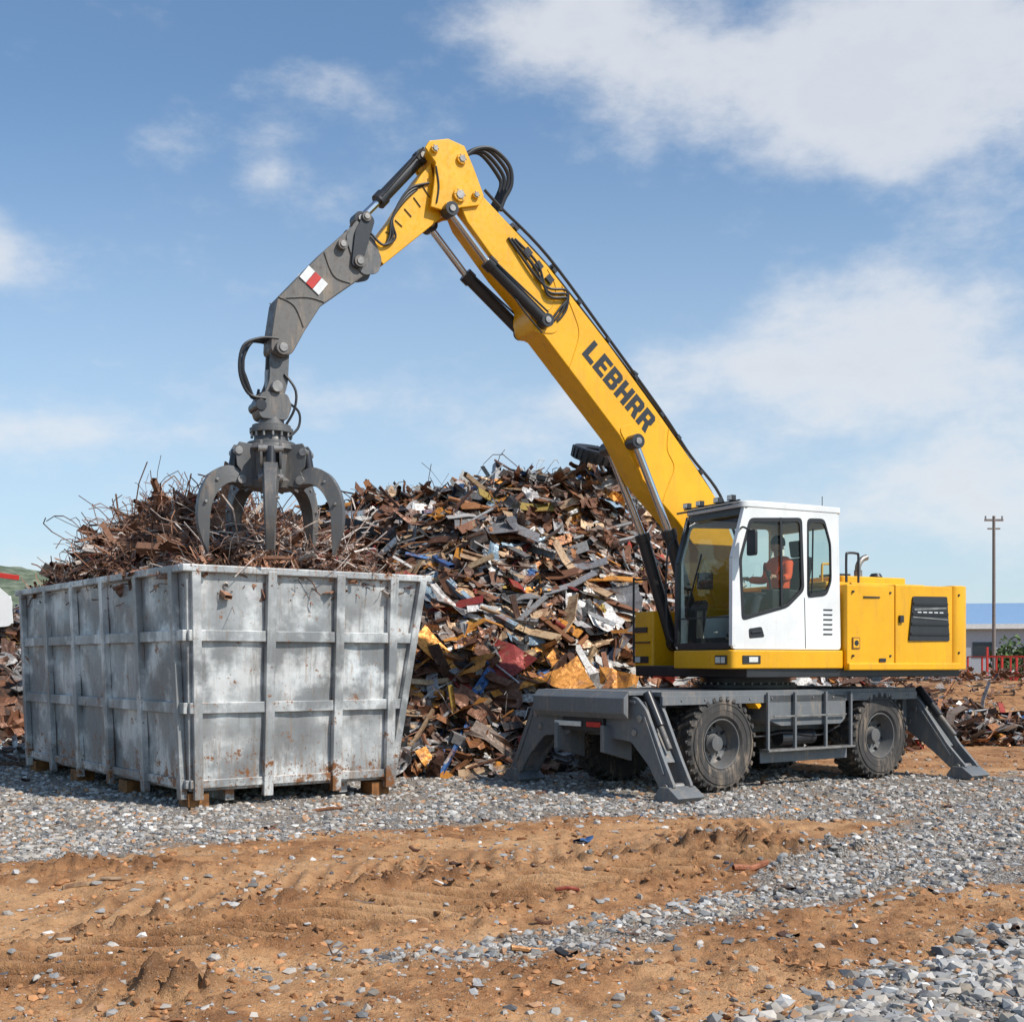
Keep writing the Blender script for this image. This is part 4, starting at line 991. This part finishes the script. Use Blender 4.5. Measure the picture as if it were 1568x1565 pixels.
for k in range(7): mb.bb(-8+k*4.5, -6+k*4.5, -.05, .02, 2.2, 3.6, WIN)
mb.bb(-2, 1, -.06, .03, 0, 3.4, DEC)
mb.obj("walls_and_roof", we)
for j, (x, y) in enumerate(((16.4, 40), (19.8, 42))):
    re = empty("steel_rack", (x, y, .6), .15); mb = MB()
    for a in range(7):
        for zz in (0, .65, 1.3): mb.bar((-1.5, -.6, zz), (1.5, -.6, zz), .06, .06, (0, 1, 0), RED)
        xx = -1.5+a*.5; mb.bar((xx, -.6, -.6), (xx, -.6, 1.6 if a % 3 == 0 else 1.3), .06, .06, (0, 1, 0), RED); mb.bar((xx, .6, -.6), (xx, .6, 1.3), .05, .05, (0, 1, 0), RED)
        if a < 6: mb.bar((xx, -.6, 0), (xx+.5, -.6, .65), .04, .04, (0, 1, 0), RED)
        mb.bar((xx, -.6, 1.3), (xx, .6, 1.3), .04, .04, (0, 0, 1), RED)
    mb.obj("frame", re)
r = np.random.default_rng(77); V = []; T = []; C = []
m, nt, bs = newmat("foliage_leaf"); at = N(nt, "ShaderNodeAttribute", attribute_name="col"); nt.links.new(at.outputs["Color"], bs.inputs["Base Color"]); bs.inputs["Roughness"].default_value = .9; LEAF = m
n = 0
for k in range(34):
    x = r.uniform(33, 75); y = r.uniform(92, 104); s = r.uniform(1.2, 2.4)
    if k > 20: x = r.uniform(-75, -40); s *= 1.9; y = r.uniform(105, 125)
    for q in range(420):
        d = r.normal(0, 1, 3); d /= np.linalg.norm(d); p = np.array([x, y, s*1.1])+d*np.array([s, s, s*.9])*r.uniform(.5, 1.05)*(1+.3*math.sin(d[0]*5+k))
        a = r.normal(0, .22, (3, 3)); V.append(p+a); T.append((n, n+1, n+2)); n += 3
        C.append(np.repeat(np.array([[.07, .11, .035]])*r.uniform(.5, 1.5), 3, 0))
fastmesh("distant_trees", np.concatenate(V), np.zeros((0, 4), int), np.array(T), np.concatenate(C), LEAF)
te = empty("scrapped_truck_cab", (-11.2, 25.0, 2.40)); te.rotation_euler = (.06, -.08, math.radians(25)); mb = MB()
body = roundpoly([(-1.0, 0), (1.0, 0), (1.05, .55), (.85, .75), (.55, 1.1), (-.95, 1.12), (-1.05, .8)], .12)
for y0 in (-.9, .86): mb.prism(body, y0, y0+.04, WHT, holes=[roundpoly([(.72, .65), (.48, .98), (-.1, 1.0), (-.1, .62)], .05)])
mb.bb(-.95, .55, -.87, .87, 1.06, 1.11, WHT); mb.bb(.98, 1.03, -.87, .87, .05, .6, WHT); mb.bb(-1.02, -.97, -.87, .87, .05, 1.08, WHT); mb.bb(-1, 1, -.86, .86, 0, .08, BLKM)
mb.bb(.99, 1.06, -.7, .7, .15, .35, BLKM); mb.bar((-.2, -.95, 1.22), (1.2, -.9, .95), .10, .06, (0, 0, 1), RED)
mb.obj("body", te, bevel=.02)

# ------------------------------------------------------------------ world, sun, camera
el, az = math.radians(46), math.atan2(-.55, .83)
sd = Vector((math.cos(el)*math.cos(az), math.cos(el)*math.sin(az), math.sin(el)))
L = bpy.data.lights.new("sun", 'SUN'); L.energy = 4.8; L.angle = math.radians(.6); L.color = (1, .945, .865)
lo = bpy.data.objects.new("sun", L); COL.objects.link(lo); lo.rotation_euler = sd.to_track_quat('Z', 'Y').to_euler()
w = bpy.data.worlds.new("World"); S.world = w; w.use_nodes = True; nt = w.node_tree; nt.nodes.clear()
out = N(nt, "ShaderNodeOutputWorld"); bg = N(nt, "ShaderNodeBackground"); bg.inputs[1].default_value = .115
sky = N(nt, "ShaderNodeTexSky"); sky.sky_type = 'NISHITA'; sky.sun_disc = False; sky.sun_elevation = el
sky.sun_rotation = math.pi/2-az; sky.air_density = 1.; sky.dust_density = .6; sky.ozone_density = 1.6
tcw = N(nt, "ShaderNodeTexCoord"); sp = N(nt, "ShaderNodeSeparateXYZ"); nt.links.new(tcw.outputs["Generated"], sp.inputs[0])
yy = mth(nt, 'MAXIMUM', sp.outputs[1], .05)
U = mth(nt, 'DIVIDE', sp.outputs[0], yy); Vv = mth(nt, 'DIVIDE', sp.outputs[2], yy)
blobs = [(.245, .475, .20, .065, 1.1), (.02, .505, .10, .05, 1.), (.31, .425, .09, .04, .8), (.40, .52, .1, .05, .9), (.30, .26, .14, .05, .8), (.38, .18, .14, .08, .85), (.20, .24, .06, .02, .5),
         (-.285, .415, .035, .022, .6), (-.20, .392, .03, .018, .5), (-.45, .335, .05, .045, .85), (-.36, .185, .12, .025, .7), (.1, .22, .2, .03, .4), (.15, .12, .3, .03, .4), (-.17, .51, .10, .03, -.4)]
tot = None
for (u0, v0, su, sv, am) in blobs:
    a = mth(nt, 'POWER', mth(nt, 'ABSOLUTE', mth(nt, 'DIVIDE', mth(nt, 'SUBTRACT', U, u0), su)), 2.)
    b = mth(nt, 'POWER', mth(nt, 'ABSOLUTE', mth(nt, 'DIVIDE', mth(nt, 'SUBTRACT', Vv, v0), sv)), 2.)
    e = mth(nt, 'MULTIPLY', mth(nt, 'EXPONENT', mth(nt, 'MULTIPLY', mth(nt, 'ADD', a, b), -1.)), am)
    tot = e if tot is None else mth(nt, 'ADD', tot, e)
cn = noise(nt, 8., 7, .62, vec=tcw.outputs["Generated"], sc=(1, 1, 1.9)); cn2 = noise(nt, 3.1, 3, .6, vec=tcw.outputs["Generated"], sc=(1, 1, 2.4))
dens = mth(nt, 'ADD', mth(nt, 'MULTIPLY', tot, .85), mth(nt, 'ADD', mth(nt, 'MULTIPLY', mth(nt, 'SUBTRACT', cn, .5), 2.3), mth(nt, 'MULTIPLY', mth(nt, 'SUBTRACT', cn2, .5), 1.0)))
cf = ramp(nt, dens, .0, 1.15, 0, .9)
shade = mixc(nt, ramp(nt, dens, .6, 1.3), (7.4, 7.5, 7.7), (6.1, 6.4, 7.0))
skc = mixc(nt, 1., sky.outputs[0], (1.0, 1.22, 1.32), 'MULTIPLY')
haze = ramp(nt, Vv, .0, .5, .66, .04)
base = mixc(nt, haze, skc, (5.4, 6.4, 7.4))
c = mixc(nt, cf, base, shade)
nt.links.new(c, bg.inputs[0]); nt.links.new(bg.outputs[0], out.inputs[0])

cam = bpy.data.cameras.new("camera"); co = bpy.data.objects.new("camera", cam); COL.objects.link(co)
co.location = (0, 0, 1.7); co.rotation_euler = (math.pi/2, 0, 0)
cam.sensor_width = 36; cam.sensor_fit = 'HORIZONTAL'; cam.lens = 1900/1568*36; cam.shift_y = 232.5/1568; cam.clip_end = 8000; cam.clip_start = .1
S.camera = co
S.view_settings.view_transform = 'Standard'; S.view_settings.look = 'None'; S.view_settings.exposure = 0
